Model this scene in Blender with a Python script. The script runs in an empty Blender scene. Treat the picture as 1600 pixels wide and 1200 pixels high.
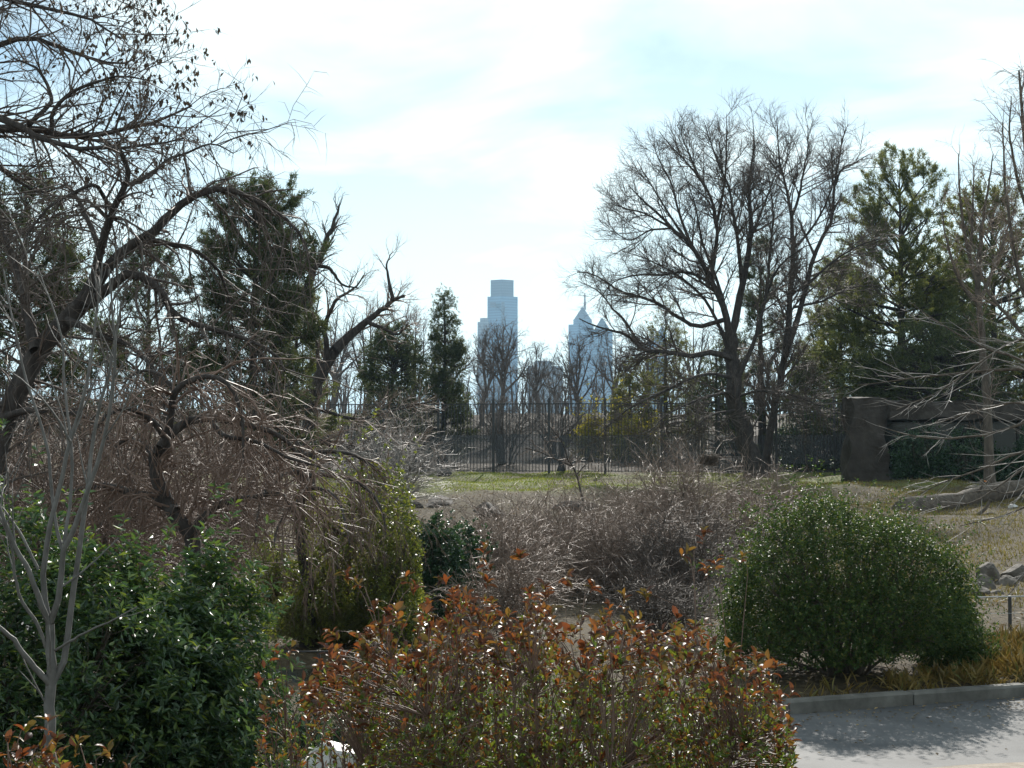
import bpy, math, random
import numpy as np

# ------------------------------------------------------------------ camera
SC = bpy.context.scene
COL = SC.collection
F = 2500.0                      # focal length in photo pixels (photo 1600 x 1200)
PITCH = math.atan(100.0 / F)    # horizon at photo row 700
CAMZ = 1.6
cam_data = bpy.data.cameras.new('camera')
cam_data.sensor_width = 36.0
cam_data.lens = 36.0 * F / 1600.0
cam_data.clip_start = 0.1
cam_data.clip_end = 20000.0
cam = bpy.data.objects.new('camera', cam_data)
cam.location = (0, 0, CAMZ)
cam.rotation_euler = (math.pi / 2 + PITCH, 0, 0)
COL.objects.link(cam)
SC.camera = cam

# ------------------------------------------------------------------ world + sun
SUN_EL = math.radians(28.0)
SUN_AZ = math.radians(7.0)     # from +Y towards +X
world = bpy.data.worlds.new('World')
SC.world = world
world.use_nodes = True
wn, wl = world.node_tree.nodes, world.node_tree.links
for n in list(wn):
    wn.remove(n)
w_out = wn.new('ShaderNodeOutputWorld')
w_bg = wn.new('ShaderNodeBackground')
w_sky = wn.new('ShaderNodeTexSky')
w_sky.sky_type = 'NISHITA'
w_sky.sun_disc = False
w_sky.sun_elevation = SUN_EL
w_sky.sun_rotation = SUN_AZ
w_sky.air_density = 1.0
w_sky.dust_density = 0.25
w_sky.ozone_density = 2.5
w_bg.inputs['Strength'].default_value = 0.07
# thin streaky cloud veil over the whole dome
w_tc = wn.new('ShaderNodeTexCoord')
w_sep = wn.new('ShaderNodeSeparateXYZ')
w_den = wn.new('ShaderNodeMath'); w_den.operation = 'ADD'; w_den.inputs[1].default_value = 0.12
w_abs = wn.new('ShaderNodeMath'); w_abs.operation = 'ABSOLUTE'
w_dx = wn.new('ShaderNodeMath'); w_dx.operation = 'DIVIDE'
w_dy = wn.new('ShaderNodeMath'); w_dy.operation = 'DIVIDE'
w_cmb = wn.new('ShaderNodeCombineXYZ')
w_map = wn.new('ShaderNodeMapping')
w_map.inputs['Rotation'].default_value = (0, 0, math.radians(18))
w_map.inputs['Scale'].default_value = (1.3, 1.0, 1.0)
w_map.inputs['Location'].default_value = (3.1, 1.9, 0.0)
w_noise = wn.new('ShaderNodeTexNoise')
w_noise.inputs['Scale'].default_value = 1.15
w_noise.inputs['Detail'].default_value = 7.0
w_noise.inputs['Roughness'].default_value = 0.52
w_noise.inputs['Distortion'].default_value = 0.5
w_ramp = wn.new('ShaderNodeValToRGB')
w_ramp.color_ramp.elements[0].position = 0.36
w_ramp.color_ramp.elements[0].color = (0.0, 0.0, 0.0, 1)
w_ramp.color_ramp.elements[1].position = 0.62
w_ramp.color_ramp.elements[1].color = (0.85, 0.85, 0.85, 1)
w_mix = wn.new('ShaderNodeMixRGB')
w_mix.inputs[2].default_value = (14.5, 14.6, 14.8, 1)
wl.new(w_tc.outputs['Generated'], w_sep.inputs[0])
wl.new(w_sep.outputs['Z'], w_abs.inputs[0])
wl.new(w_abs.outputs[0], w_den.inputs[0])
wl.new(w_sep.outputs['X'], w_dx.inputs[0]); wl.new(w_den.outputs[0], w_dx.inputs[1])
wl.new(w_sep.outputs['Y'], w_dy.inputs[0]); wl.new(w_den.outputs[0], w_dy.inputs[1])
wl.new(w_dx.outputs[0], w_cmb.inputs[0]); wl.new(w_dy.outputs[0], w_cmb.inputs[1])
wl.new(w_cmb.outputs[0], w_map.inputs['Vector'])
wl.new(w_map.outputs[0], w_noise.inputs['Vector'])
wl.new(w_noise.outputs['Fac'], w_ramp.inputs[0])
w_veil = wn.new('ShaderNodeMapRange')          # the veil thickens towards the horizon all around
w_veil.inputs[1].default_value = 0.0; w_veil.inputs[2].default_value = 0.26
w_veil.inputs[3].default_value = 0.9; w_veil.inputs[4].default_value = 0.0
w_vadd = wn.new('ShaderNodeMath'); w_vadd.operation = 'MAXIMUM'
w_vadd.use_clamp = True
wl.new(w_abs.outputs[0], w_veil.inputs[0])
wl.new(w_veil.outputs[0], w_vadd.inputs[0]); wl.new(w_ramp.outputs[0], w_vadd.inputs[1])
wl.new(w_vadd.outputs[0], w_mix.inputs[0])
wl.new(w_sky.outputs[0], w_mix.inputs[1])
w_tint = wn.new('ShaderNodeMixRGB'); w_tint.blend_type = 'MULTIPLY'; w_tint.inputs[0].default_value = 1.0
w_tint.inputs[2].default_value = (.93, 1.04, 1.0, 1)      # camera white balance leans to cyan
wl.new(w_mix.outputs[0], w_tint.inputs[1])
wl.new(w_tint.outputs[0], w_bg.inputs['Color'])
wl.new(w_bg.outputs[0], w_out.inputs['Surface'])

sun_data = bpy.data.lights.new('sun', 'SUN')
sun_data.energy = 5.0
sun_data.angle = math.radians(0.53)
sun_data.color = (1.0, 0.95, 0.87)
sun = bpy.data.objects.new('sun', sun_data)
# a sun lamp shines along its local -Z; tilt it so that light comes from the sky in front of the camera
sun.rotation_euler = (-(math.radians(90) - SUN_EL), 0, -SUN_AZ)
sun.location = (-5, 40, 30)
COL.objects.link(sun)

SC.view_settings.view_transform = 'Standard'
SC.view_settings.look = 'None'
SC.view_settings.exposure = 0.5
SC.view_settings.gamma = 1.0
SC.view_settings.use_curve_mapping = False
SC.render.engine = 'CYCLES'
SC.cycles.use_denoising = True
SC.cycles.max_bounces = 8
SC.cycles.diffuse_bounces = 3
SC.cycles.glossy_bounces = 3
SC.cycles.transmission_bounces = 5
SC.cycles.transparent_max_bounces = 12
SC.cycles.volume_bounces = 0
SC.cycles.sample_clamp_indirect = 6.0
SC.cycles.sample_clamp_direct = 3.5

# ------------------------------------------------------------------ helpers
RNG = np.random.default_rng(7)
SP, CP = math.sin(PITCH), math.cos(PITCH)


def P(px, py, Y):
    """World point at depth Y (metres ahead of the camera) seen at photo pixel (px, py)."""
    u = (px - 800.0) / F
    v = (600.0 - py) / F
    dy = CP - v * SP
    dz = SP + v * CP
    s = Y / dy
    return np.array((u * s, Y, CAMZ + dz * s))


def ramp_of(nt, stops):
    r = nt.nodes.new('ShaderNodeValToRGB')
    e = r.color_ramp.elements
    while len(e) > 1:
        e.remove(e[-1])
    e[0].position, e[0].color = stops[0][0], (*stops[0][1], 1)
    for p, c in stops[1:]:
        k = e.new(p)
        k.color = (*c, 1)
    return r


def new_mat(name):
    m = bpy.data.materials.new(name)
    m.use_nodes = True
    nt = m.node_tree
    b = nt.nodes['Principled BSDF']
    return m, nt, b


def noise_mat(name, stops, scale=5.0, detail=6.0, rough=0.85, bump=0.0, bump_scale=None, spec=0.3, stretch=(1, 1, 1), dist=0.02):
    m, nt, b = new_mat(name)
    tc = nt.nodes.new('ShaderNodeTexCoord')
    mp = nt.nodes.new('ShaderNodeMapping')
    mp.inputs['Scale'].default_value = stretch
    nz = nt.nodes.new('ShaderNodeTexNoise')
    nz.inputs['Scale'].default_value = scale
    nz.inputs['Detail'].default_value = detail
    nz.inputs['Roughness'].default_value = 0.62
    r = ramp_of(nt, stops)
    nt.links.new(tc.outputs['Object'], mp.inputs[0])
    nt.links.new(mp.outputs[0], nz.inputs['Vector'])
    nt.links.new(nz.outputs['Fac'], r.inputs[0])
    nt.links.new(r.outputs[0], b.inputs['Base Color'])
    b.inputs['Roughness'].default_value = rough
    b.inputs['Specular IOR Level'].default_value = spec
    if bump > 0:
        n2 = nt.nodes.new('ShaderNodeTexNoise')
        n2.inputs['Scale'].default_value = bump_scale or scale * 3
        n2.inputs['Detail'].default_value = 8
        nt.links.new(mp.outputs[0], n2.inputs['Vector'])
        bp = nt.nodes.new('ShaderNodeBump')
        bp.inputs['Strength'].default_value = bump
        bp.inputs['Distance'].default_value = dist
        nt.links.new(n2.outputs['Fac'], bp.inputs['Height'])
        nt.links.new(bp.outputs[0], b.inputs['Normal'])
    return m


def leaf_mat(name, stops, rough=0.35, spec=0.5, trans=0.3, tcol=None):
    m, nt, b = new_mat(name)
    geo = nt.nodes.new('ShaderNodeNewGeometry')
    oi = nt.nodes.new('ShaderNodeObjectInfo')
    add = nt.nodes.new('ShaderNodeMath'); add.operation = 'ADD'
    fr = nt.nodes.new('ShaderNodeMath'); fr.operation = 'FRACT'
    r = ramp_of(nt, stops)
    nt.links.new(geo.outputs['Random Per Island'], add.inputs[0])
    nt.links.new(oi.outputs['Random'], add.inputs[1])
    nt.links.new(add.outputs[0], fr.inputs[0])
    nt.links.new(fr.outputs[0], r.inputs[0])
    nt.links.new(r.outputs[0], b.inputs['Base Color'])
    b.inputs['Roughness'].default_value = rough
    b.inputs['Specular IOR Level'].default_value = spec
    if trans > 0:
        out = nt.nodes['Material Output']
        tr = nt.nodes.new('ShaderNodeBsdfTranslucent')
        mx = nt.nodes.new('ShaderNodeMixShader')
        br = nt.nodes.new('ShaderNodeMixRGB'); br.blend_type = 'MULTIPLY'
        br.inputs[0].default_value = 1.0
        br.inputs[2].default_value = (*(tcol or (1.6, 1.5, 0.9)), 1)
        nt.links.new(r.outputs[0], br.inputs[1])
        nt.links.new(br.outputs[0], tr.inputs[0])
        mx.inputs[0].default_value = trans
        nt.links.new(b.outputs[0], mx.inputs[1])
        nt.links.new(tr.outputs[0], mx.inputs[2])
        nt.links.new(mx.outputs[0], out.inputs['Surface'])
    return m


def mesh_np(name, verts, quads=None, tris=None, mat=None, smooth=True):
    me = bpy.data.meshes.new(name)
    verts = np.asarray(verts, dtype=np.float32).reshape(-1, 3)
    me.vertices.add(len(verts))
    me.vertices.foreach_set('co', verts.ravel())
    loops, starts, totals = [], [], []
    off = 0
    if quads is not None and len(quads):
        q = np.asarray(quads, dtype=np.int32)
        loops.append(q.ravel())
        starts.append(off + 4 * np.arange(len(q), dtype=np.int32))
        totals.append(np.full(len(q), 4, np.int32))
        off += q.size
    if tris is not None and len(tris):
        t = np.asarray(tris, dtype=np.int32)
        loops.append(t.ravel())
        starts.append(off + 3 * np.arange(len(t), dtype=np.int32))
        totals.append(np.full(len(t), 3, np.int32))
        off += t.size
    L = np.concatenate(loops); S = np.concatenate(starts); T = np.concatenate(totals)
    me.loops.add(len(L))
    me.loops.foreach_set('vertex_index', L)
    me.polygons.add(len(S))
    me.polygons.foreach_set('loop_start', S)
    me.polygons.foreach_set('loop_total', T)
    me.polygons.foreach_set('use_smooth', np.full(len(S), bool(smooth)))
    me.update(calc_edges=True)
    if mat:
        me.materials.append(mat)
    return me


def link(name, me, parent=None, loc=None, kind=None):
    o = bpy.data.objects.new(name, me)
    COL.objects.link(o)
    if parent is not None:
        o.parent = parent
    if loc is not None:
        o.location = loc
    if kind:
        o['kind'] = kind
    return o


def tag(o, label, cat, group=None):
    o['label'] = label
    o['category'] = cat
    if group:
        o['group'] = group
    return o


def thing(name, label, cat, loc, group=None, rz=0.0):
    o = bpy.data.objects.new(name, None)
    o.empty_display_size = 0.2
    COL.objects.link(o)
    o.location = tuple(float(v) for v in loc)
    o.rotation_euler = (0, 0, rz)
    return tag(o, label, cat, group)


def struct(name, me, parent=None):
    return link(name, me, parent, kind='structure' if parent is None else None)


class MB:
    """Collects boxes / prisms / tubes into one mesh."""
    def __init__(self):
        self.v, self.q, self.t, self.n = [], [], [], 0

    def add(self, v, q=None, t=None):
        v = np.asarray(v, float).reshape(-1, 3)
        self.v.append(v)
        if q is not None and len(q):
            self.q.append(np.asarray(q) + self.n)
        if t is not None and len(t):
            self.t.append(np.asarray(t) + self.n)
        self.n += len(v)

    def box(self, x0, x1, y0, y1, z0, z1, bev=0.0):
        if bev <= 0:
            v = [(x, y, z) for z in (z0, z1) for y in (y0, y1) for x in (x0, x1)]
            q = [(0, 2, 3, 1), (4, 5, 7, 6), (0, 1, 5, 4), (2, 6, 7, 3), (0, 4, 6, 2), (1, 3, 7, 5)]
            self.add(v, q)
            return
        rings = []
        for z, i in ((z0, bev), (z0 + bev, 0), (z1 - bev, 0), (z1, bev)):
            rings.append([(x0 + i, y0 + i, z), (x1 - i, y0 + i, z), (x1 - i, y1 - i, z), (x0 + i, y1 - i, z)])
        v = [p for r in rings for p in r]
        q = [(3, 2, 1, 0), (12, 13, 14, 15)]
        for r in range(3):
            for k in range(4):
                a, b = r * 4 + k, r * 4 + (k + 1) % 4
                q.append((a, b, b + 4, a + 4))
        self.add(v, q)

    def prism(self, poly, z0, z1, top=None):
        """Vertical prism over polygon; top = scaled polygon (frustum) or None."""
        n = len(poly)
        tp = top or poly
        v = [(x, y, z0) for x, y in poly] + [(x, y, z1) for x, y in tp]
        q = [(k, (k + 1) % n, n + (k + 1) % n, n + k) for k in range(n)]
        t = [(0, k + 1, k) for k in range(1, n - 1)] + [(n, n + k, n + k + 1) for k in range(1, n - 1)]
        self.add(v, q, t)

    def tube(self, pts, rad, k=8):
        v, q = tube_np(np.asarray(pts, float)[None], np.asarray(rad, float)[None], k)
        self.add(v, q)

    def mesh(self, name, mat, smooth=False):
        v = np.concatenate(self.v)
        q = np.concatenate(self.q) if self.q else None
        t = np.concatenate(self.t) if self.t else None
        return mesh_np(name, v, q, t, mat, smooth)


def norm(a):
    return a / np.maximum(np.linalg.norm(a, axis=-1, keepdims=True), 1e-9)


def tube_np(pts, rad, k):
    """pts (M,n,3), rad (M,n) -> verts, quads of M tapering k-sided tubes."""
    M, n, _ = pts.shape
    tan = np.empty_like(pts)
    tan[:, 1:-1] = pts[:, 2:] - pts[:, :-2]
    tan[:, 0] = pts[:, 1] - pts[:, 0]
    tan[:, -1] = pts[:, -1] - pts[:, -2]
    tan = norm(tan)
    avg = np.abs(norm(pts[:, -1] - pts[:, 0]))
    ref = np.zeros((M, 3))
    ref[np.arange(M), np.argmin(avg, axis=1)] = 1.0
    u = norm(np.cross(tan, ref[:, None, :]))
    w = np.cross(tan, u)
    a = np.arange(k) * 2 * math.pi / k
    ring = (u[:, :, None, :] * np.cos(a)[None, None, :, None] + w[:, :, None, :] * np.sin(a)[None, None, :, None])
    v = pts[:, :, None, :] + ring * rad[:, :, None, None]
    base = (np.arange(M) * n * k)[:, None, None] + (np.arange(n - 1) * k)[None, :, None]
    kk = np.arange(k)[None, None, :]
    k2 = (np.arange(k) + 1)[None, None, :] % k
    q = np.stack([base + kk, base + k2, base + k + k2, base + k + kk], axis=-1).reshape(-1, 4)
    return v.reshape(-1, 3), q


def twig_np(pts, rad, k):
    """Like tube_np, but the last ring is a single pointed tip."""
    M, n, _ = pts.shape
    if n > 2:
        v, q = tube_np(pts[:, :-1], rad[:, :-1], k)
    else:
        v, _q = tube_np(pts, rad, k)
        v = v.reshape(M, 2, k, 3)[:, 0].reshape(-1, 3); q = np.zeros((0, 4), int)
    nv = len(v)
    v = np.vstack([v, pts[:, -1]])
    last = (np.arange(M) * (n - 1) * k + (n - 2) * k)[:, None]
    kk = np.arange(k)[None]
    t = np.stack([last + kk, last + (kk + 1) % k, np.broadcast_to((nv + np.arange(M))[:, None], (M, k))], -1).reshape(-1, 3)
    return v, q, t


def resample(ctrl, n, rng=None, wob=0.0):
    """Catmull-Rom through control points (any dimension), n samples by arc length."""
    c = np.asarray(ctrl, float)
    if len(c) == 2:
        c = np.array([c[0], (c[0] + c[1]) / 2, c[1]])
    p = np.vstack([2 * c[0] - c[1], c, 2 * c[-1] - c[-2]])
    out = []
    for i in range(1, len(p) - 2):
        t = np.linspace(0, 1, 12, endpoint=False)[:, None]
        p0, p1, p2, p3 = p[i - 1], p[i], p[i + 1], p[i + 2]
        out.append(0.5 * ((2 * p1) + (-p0 + p2) * t + (2 * p0 - 5 * p1 + 4 * p2 - p3) * t ** 2 + (-p0 + 3 * p1 - 3 * p2 + p3) * t ** 3))
    out.append(c[-1:])
    o = np.vstack(out)
    s = np.concatenate([[0], np.cumsum(np.linalg.norm(np.diff(o[:, :3], axis=0), axis=1))])
    ss = np.linspace(0, s[-1], n)
    r = np.stack([np.interp(ss, s, o[:, j]) for j in range(o.shape[1])], axis=1)
    if rng is not None and wob > 0:
        e = rng.normal(0, wob, (n, 3)); e[0] = 0; e[-1] = 0
        r[:, :3] += e
    return r


NL = 16


def limb(pix, Y, dY, w0, w1, rng, wob=0.3, pw=1.0):
    """Hand-traced limb: photo pixels at depth Y, leaning dY metres in depth by its tip; widths in photo pixels."""
    m = len(pix)
    ctrl = []
    for i, (px, py) in enumerate(pix):
        f = i / (m - 1)
        ctrl.append(P(px, py, Y + dY * f))
    pts = resample(ctrl, NL, rng, wob * (w0 + w1) * 0.5 * Y / F * 0.35)
    f = np.linspace(0, 1, NL) ** pw
    rad = (w0 + (w1 - w0) * f) * Y / F * 0.5
    return pts, rad


def grow(par, N, rng, t0=0.2, t1=1.0, ang=(35, 65), length=(0.5, 1.0), n=6, rr=0.6, rcap=1.0, rtip=0.002,
         trop=(0, 0, 0), jit=0.12, shape=0.4, bylen=True, flat=None, tpow=1.0):
    """Children of the parent tubes: returns (N,n,3), (N,n)."""
    pts, rad = par
    M, pn, _ = pts.shape
    seg = np.linalg.norm(np.diff(pts, axis=1), axis=2).sum(1)
    p = seg / seg.sum() if bylen else np.full(M, 1.0 / M)
    idx = rng.choice(M, N, p=p)
    t = t0 + (t1 - t0) * rng.random(N) ** tpow
    f = t * (pn - 1)
    i0 = np.minimum(f.astype(int), pn - 2)
    fr = (f - i0)[:, None]
    a = pts[idx, i0]; b = pts[idx, i0 + 1]
    pos = a + (b - a) * fr
    tan = norm(b - a)
    r = rad[idx, i0] * (1 - fr[:, 0]) + rad[idx, i0 + 1] * fr[:, 0]
    rnd = rng.normal(size=(N, 3))
    if flat is not None:
        rnd[:, 2] *= flat
    perp = norm(np.cross(tan, np.cross(rnd, tan)))
    an = np.radians(rng.uniform(ang[0], ang[1], N))[:, None]
    d = norm(tan * np.cos(an) + perp * np.sin(an))
    L = rng.uniform(length[0], length[1], N) * (1 - shape * t)
    step = (L / (n - 1))[:, None]
    out = np.empty((N, n, 3)); out[:, 0] = pos
    tv = np.asarray(trop, float)
    for k in range(1, n):
        d = norm(d + tv + rng.normal(0, jit, (N, 3)))
        out[:, k] = out[:, k - 1] + d * step
    r0 = np.minimum(r * rr, rcap)
    r0 = np.maximum(r0, rtip * 1.1)
    ff = np.linspace(0, 1, n)[None, :]
    R = r0[:, None] * (1 - ff) + rtip * ff
    return out, R


def stack(limbs):
    return np.stack([l[0] for l in limbs]), np.stack([l[1] for l in limbs])


def crown_mesh(name, levels, base, mat, ks=None):
    vs, qs, ts, off = [], [], [], 0
    for i, (p, r) in enumerate(levels):
        k = (ks[i] if ks else (4 if i == 0 else 3))
        n = p.shape[1]
        # fine twigs need few rings: thin them out, always keeping both ends
        keep = {2: [0, 1], 3: [0, 2] if i >= 2 else [0, 1, 2], 4: [0, 2, 3] if i < 2 else [0, 3], 5: [0, 2, 4], 6: [0, 2, 4, 5] if i < 2 else [0, 2, 5],
                7: [0, 2, 4, 6] if i < 1 else [0, 3, 6], 8: [0, 2, 4, 6, 7] if i < 1 else [0, 2, 5, 7], 9: [0, 2, 4, 6, 8]}.get(n, list(range(n)))
        p = p[:, keep]; r = r[:, keep]
        v, q, t = twig_np(p - base, r, k)
        vs.append(v); ts.append(t + off)
        if len(q):
            qs.append(q + off)
        off += len(v)
    return mesh_np(name, np.concatenate(vs), np.concatenate(qs) if qs else None, np.concatenate(ts), mat, True)


def add_limbs(root, base, limbs, mat, k=9, first='trunk'):
    for i, (p, r) in enumerate(limbs):
        v, q = tube_np((p - base)[None], r[None], k)
        nm = first if i == 0 else 'limb'
        link(nm, mesh_np(nm, v, q, None, mat, True), root)


# ------------------------------------------------------------------ leaves
def frames(d, rng, up=None, roll=1.0):
    """Orthonormal frames with axis d; side vector mostly horizontal plus random roll."""
    N = len(d)
    ref = np.tile(np.array((0, 0, 1.0)), (N, 1)) + rng.normal(0, roll, (N, 3)) if up is None else up
    s = norm(np.cross(d, ref))
    w = np.cross(s, d)
    return s, w


LEAF4 = np.array([(0, 0, 0), (-0.5, 0.5, 0.10), (0.5, 0.5, 0.10), (0, 1, 0), (0, 0.5, 0)])
LEAF4_T = [(0, 4, 1), (4, 3, 1), (0, 2, 4), (4, 2, 3)]
LEAF2 = np.array([(0, 0, 0), (-0.5, 0.55, 0.06), (0, 1, -0.05), (0.5, 0.55, 0.06)])
LEAF2_T = [(0, 2, 1), (0, 3, 2)]
_h = []
for yy, ww, zz in ((0, .04, 0), (.22, .30, .045), (.5, .5, .06), (.78, .36, .03), (1.0, .02, -.05)):
    _h += [(-ww, yy, zz + ww * .22), (0, yy, zz), (ww, yy, zz + ww * .22)]
LEAFH = np.array(_h)
LEAFH_Q = []
for r_ in range(4):
    for c_ in range(2):
        a_ = r_ * 3 + c_
        LEAFH_Q.append((a_, a_ + 1, a_ + 4, a_ + 3))


def leaves(pos, d, L, W, rng, kind='4', roll=0.5, up=None):
    """verts, faces(tris or quads) of leaves at pos along d."""
    N = len(pos)
    s, w = frames(d, rng, up, roll)
    tmpl, fc = {'4': (LEAF4, LEAF4_T), '2': (LEAF2, LEAF2_T), 'h': (LEAFH, LEAFH_Q)}[kind]
    L = np.broadcast_to(np.asarray(L, float), (N,))[:, None, None]
    W = np.broadcast_to(np.asarray(W, float), (N,))[:, None, None]
    v = pos[:, None, :] + s[:, None, :] * tmpl[None, :, 0:1] * W + d[:, None, :] * tmpl[None, :, 1:2] * L + w[:, None, :] * tmpl[None, :, 2:3] * L
    f = (np.arange(N) * len(tmpl))[:, None, None] + np.asarray(fc)[None]
    return v.reshape(-1, 3), f.reshape(-1, f.shape[-1])


def leaf_mesh(name, pos, d, L, W, rng, mat, kind='4', roll=0.5, base=(0, 0, 0), smooth=False, up=None):
    v, f = leaves(pos - np.asarray(base), d, L, W, rng, kind, roll, up)
    if kind == 'h':
        return mesh_np(name, v, f, None, mat, True)
    return mesh_np(name, v, None, f, mat, smooth)


def shoots(tip, d, per, rng, back=0.1, spread=(35, 75)):
    """per leaves around each shoot tip: positions and directions."""
    N = len(tip)
    t = rng.random((N, per)) ** 1.3 * back
    pos = tip[:, None, :] - d[:, None, :] * t[..., None]
    s, w = frames(d, rng, None, 0.3)
    az = (np.arange(per) * 2.39996)[None, :] + rng.random((N, 1)) * 6.28 + rng.normal(0, .3, (N, per))
    an = np.radians(rng.uniform(spread[0], spread[1], (N, per)))
    rad = s[:, None, :] * np.cos(az)[..., None] + w[:, None, :] * np.sin(az)[..., None]
    dd = d[:, None, :] * np.cos(an)[..., None] + rad * np.sin(an)[..., None]
    return pos.reshape(-1, 3), norm(dd.reshape(-1, 3))


def needles(pos, d, per, L, W, rng, spread=(20, 75)):
    p, dd = shoots(pos, d, per, rng, back=L * 0.6, spread=spread)
    N = len(p)
    s, w = frames(dd, rng, None, 1.0)
    l = (L * rng.uniform(.7, 1.2, N))[:, None]
    v = np.stack([p - s * W * .5, p + s * W * .5, p + dd * l], axis=1)
    return v.reshape(-1, 3), np.arange(N * 3).reshape(-1, 3)


# ------------------------------------------------------------------ terrain
FARX = np.array([-40, -9, -5, -2, 0, 2.54, 4.94, 8, 14, 40.])
FARY = np.array([18, 13.8, 12.9, 12.9, 13.4, 14.44, 15.45, 16.6, 18.2, 24.])
PW = 3.1
PZ = -0.80
YB = np.array([-60, 6.5, 8.5, 11, 12.5, 20, 26, 31, 38, 43, 47.5, 60, 75, 120, 160, 400, 1200, 9000.])
ZM = np.array([0, 0, -.18, -.68, -.80, -.80, -.80, -.72, -.45, -.20, .36, .68, 1.3, 4.2, 4.6, -6, -18, -22.])
ZR = np.array([0, 0, -.18, -.68, -.80, -.80, -.50, -.28, .06, .30, .52, .68, 1.3, 4.2, 4.6, -6, -18, -22.])


def farline(x):
    return np.interp(x, FARX, FARY)


def ground_z(x, y):
    x = np.asarray(x, float); y = np.asarray(y, float)
    zm = np.interp(y, YB, ZM)
    zr = np.interp(y, YB, ZR)
    f = 1 / (1 + np.exp(-(x / np.maximum(y, 1) - 0.20) * 26))
    z = zm * (1 - f) + zr * f
    # raised bed behind the kerb
    d = y - farline(x)
    bed = np.clip((d - .22) / 0.3, 0, 1) * np.clip((8.5 - d) / 5.0, 0, 1)
    z = z + 0.115 * bed
    # bank on the left, mound behind the fence, pond basin
    z = z + 2.6 * np.exp(-(((x + 12.5) / 3.6) ** 2 + ((y - 37) / 8.0) ** 2))
    z = z + .9 * np.exp(-(((x - 3.2) / 5.5) ** 2 + ((y - 98) / 9.0) ** 2))
    z = z - 0.32 * np.exp(-((((x + 2.0) / 1.25) ** 2 + ((y - 17.1) / .95) ** 2)) ** 2)
    rough = np.clip((y - 24) / 10, 0, 1) * np.clip((300 - y) / 100, 0, 1)
    z = z + rough * 0.05 * (np.sin(x * 1.7 + y * .6) + np.sin(y * 1.1 - x * .8 + 1.3) + .6 * np.sin(x * 4.1 + 2) * np.sin(y * 3.3))
    return z


def axis(dense0, dense1, step, far0, far1):
    a = list(np.arange(dense0, dense1 + 1e-6, step))
    s = step
    while a[-1] < far1:
        s *= 1.25
        a.append(min(a[-1] + s, far1))
    s = step
    b = []
    c = dense0
    while c > far0:
        s *= 1.25
        c = max(c - s, far0)
        b.append(c)
    return np.array(b[::-1] + a)


gx = axis(-17, 17, 0.45, -3500, 3500)
gy = axis(2, 72, 0.45, -40, 9000)
GX, GY = np.meshgrid(gx, gy)
GZ = ground_z(GX, GY)
gv = np.stack([GX, GY, GZ], -1).reshape(-1, 3)
nx, ny = len(gx), len(gy)
ii = (np.arange(ny - 1)[:, None] * nx + np.arange(nx - 1)[None, :]).ravel()
gq = np.stack([ii, ii + 1, ii + 1 + nx, ii + nx], 1)

m_ground, nt, b = new_mat('ground')
tc = nt.nodes.new('ShaderNodeTexCoord')
sep = nt.nodes.new('ShaderNodeSeparateXYZ')
nt.links.new(tc.outputs['Object'], sep.inputs[0])
n1 = nt.nodes.new('ShaderNodeTexNoise'); n1.inputs['Scale'].default_value = 0.55; n1.inputs['Detail'].default_value = 9
n2 = nt.nodes.new('ShaderNodeTexNoise'); n2.inputs['Scale'].default_value = 9.0; n2.inputs['Detail'].default_value = 8; n2.inputs['Roughness'].default_value = .7
for q_ in (n1, n2):
    nt.links.new(tc.outputs['Object'], q_.inputs['Vector'])
soil = ramp_of(nt, [(.3, (.035, .027, .018)), (.5, (.08, .062, .038)), (.68, (.145, .115, .07))])
nt.links.new(n2.outputs['Fac'], soil.inputs[0])
grass = ramp_of(nt, [(.3, (.055, .075, .018)), (.5, (.12, .14, .035)), (.7, (.20, .19, .07))])
nt.links.new(n2.outputs['Fac'], grass.inputs[0])
# grass grows on the lawn strip between the enclosure bank and the railing (y 47..75)
mr = nt.nodes.new('ShaderNodeMapRange'); mr.inputs[1].default_value = 46.2; mr.inputs[2].default_value = 48.5
nt.links.new(sep.outputs['Y'], mr.inputs[0])
n1r = nt.nodes.new('ShaderNodeMapRange'); n1r.inputs[1].default_value = .36; n1r.inputs[2].default_value = .55
nt.links.new(n1.outputs['Fac'], n1r.inputs[0])
mul = nt.nodes.new('ShaderNodeMath'); mul.operation = 'MULTIPLY'
mr2 = nt.nodes.new('ShaderNodeMapRange'); mr2.inputs[1].default_value = 64.0; mr2.inputs[2].default_value = 60.5
nt.links.new(sep.outputs['Y'], mr2.inputs[0])
mulb = nt.nodes.new('ShaderNodeMath'); mulb.operation = 'MULTIPLY'
nt.links.new(mr.outputs[0], mulb.inputs[0]); nt.links.new(mr2.outputs[0], mulb.inputs[1])
nt.links.new(mulb.outputs[0], mul.inputs[0]); nt.links.new(n1r.outputs[0], mul.inputs[1])
mxg = nt.nodes.new('ShaderNodeMixRGB')
nt.links.new(mul.outputs[0], mxg.inputs[0]); nt.links.new(soil.outputs[0], mxg.inputs[1]); nt.links.new(grass.outputs[0], mxg.inputs[2])
litter = ramp_of(nt, [(.3, (.028, .023, .019)), (.5, (.06, .048, .038)), (.7, (.10, .08, .06))])
nt.links.new(n2.outputs['Fac'], litter.inputs[0])
mr3 = nt.nodes.new('ShaderNodeMapRange'); mr3.inputs[1].default_value = 59.2; mr3.inputs[2].default_value = 60.6
nt.links.new(sep.outputs['Y'], mr3.inputs[0])
mxl = nt.nodes.new('ShaderNodeMixRGB')
nt.links.new(mr3.outputs[0], mxl.inputs[0]); nt.links.new(mxg.outputs[0], mxl.inputs[1]); nt.links.new(litter.outputs[0], mxl.inputs[2])
nt.links.new(mxl.outputs[0], b.inputs['Base Color'])
b.inputs['Roughness'].default_value = .95
b.inputs['Specular IOR Level'].default_value = .15
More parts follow.
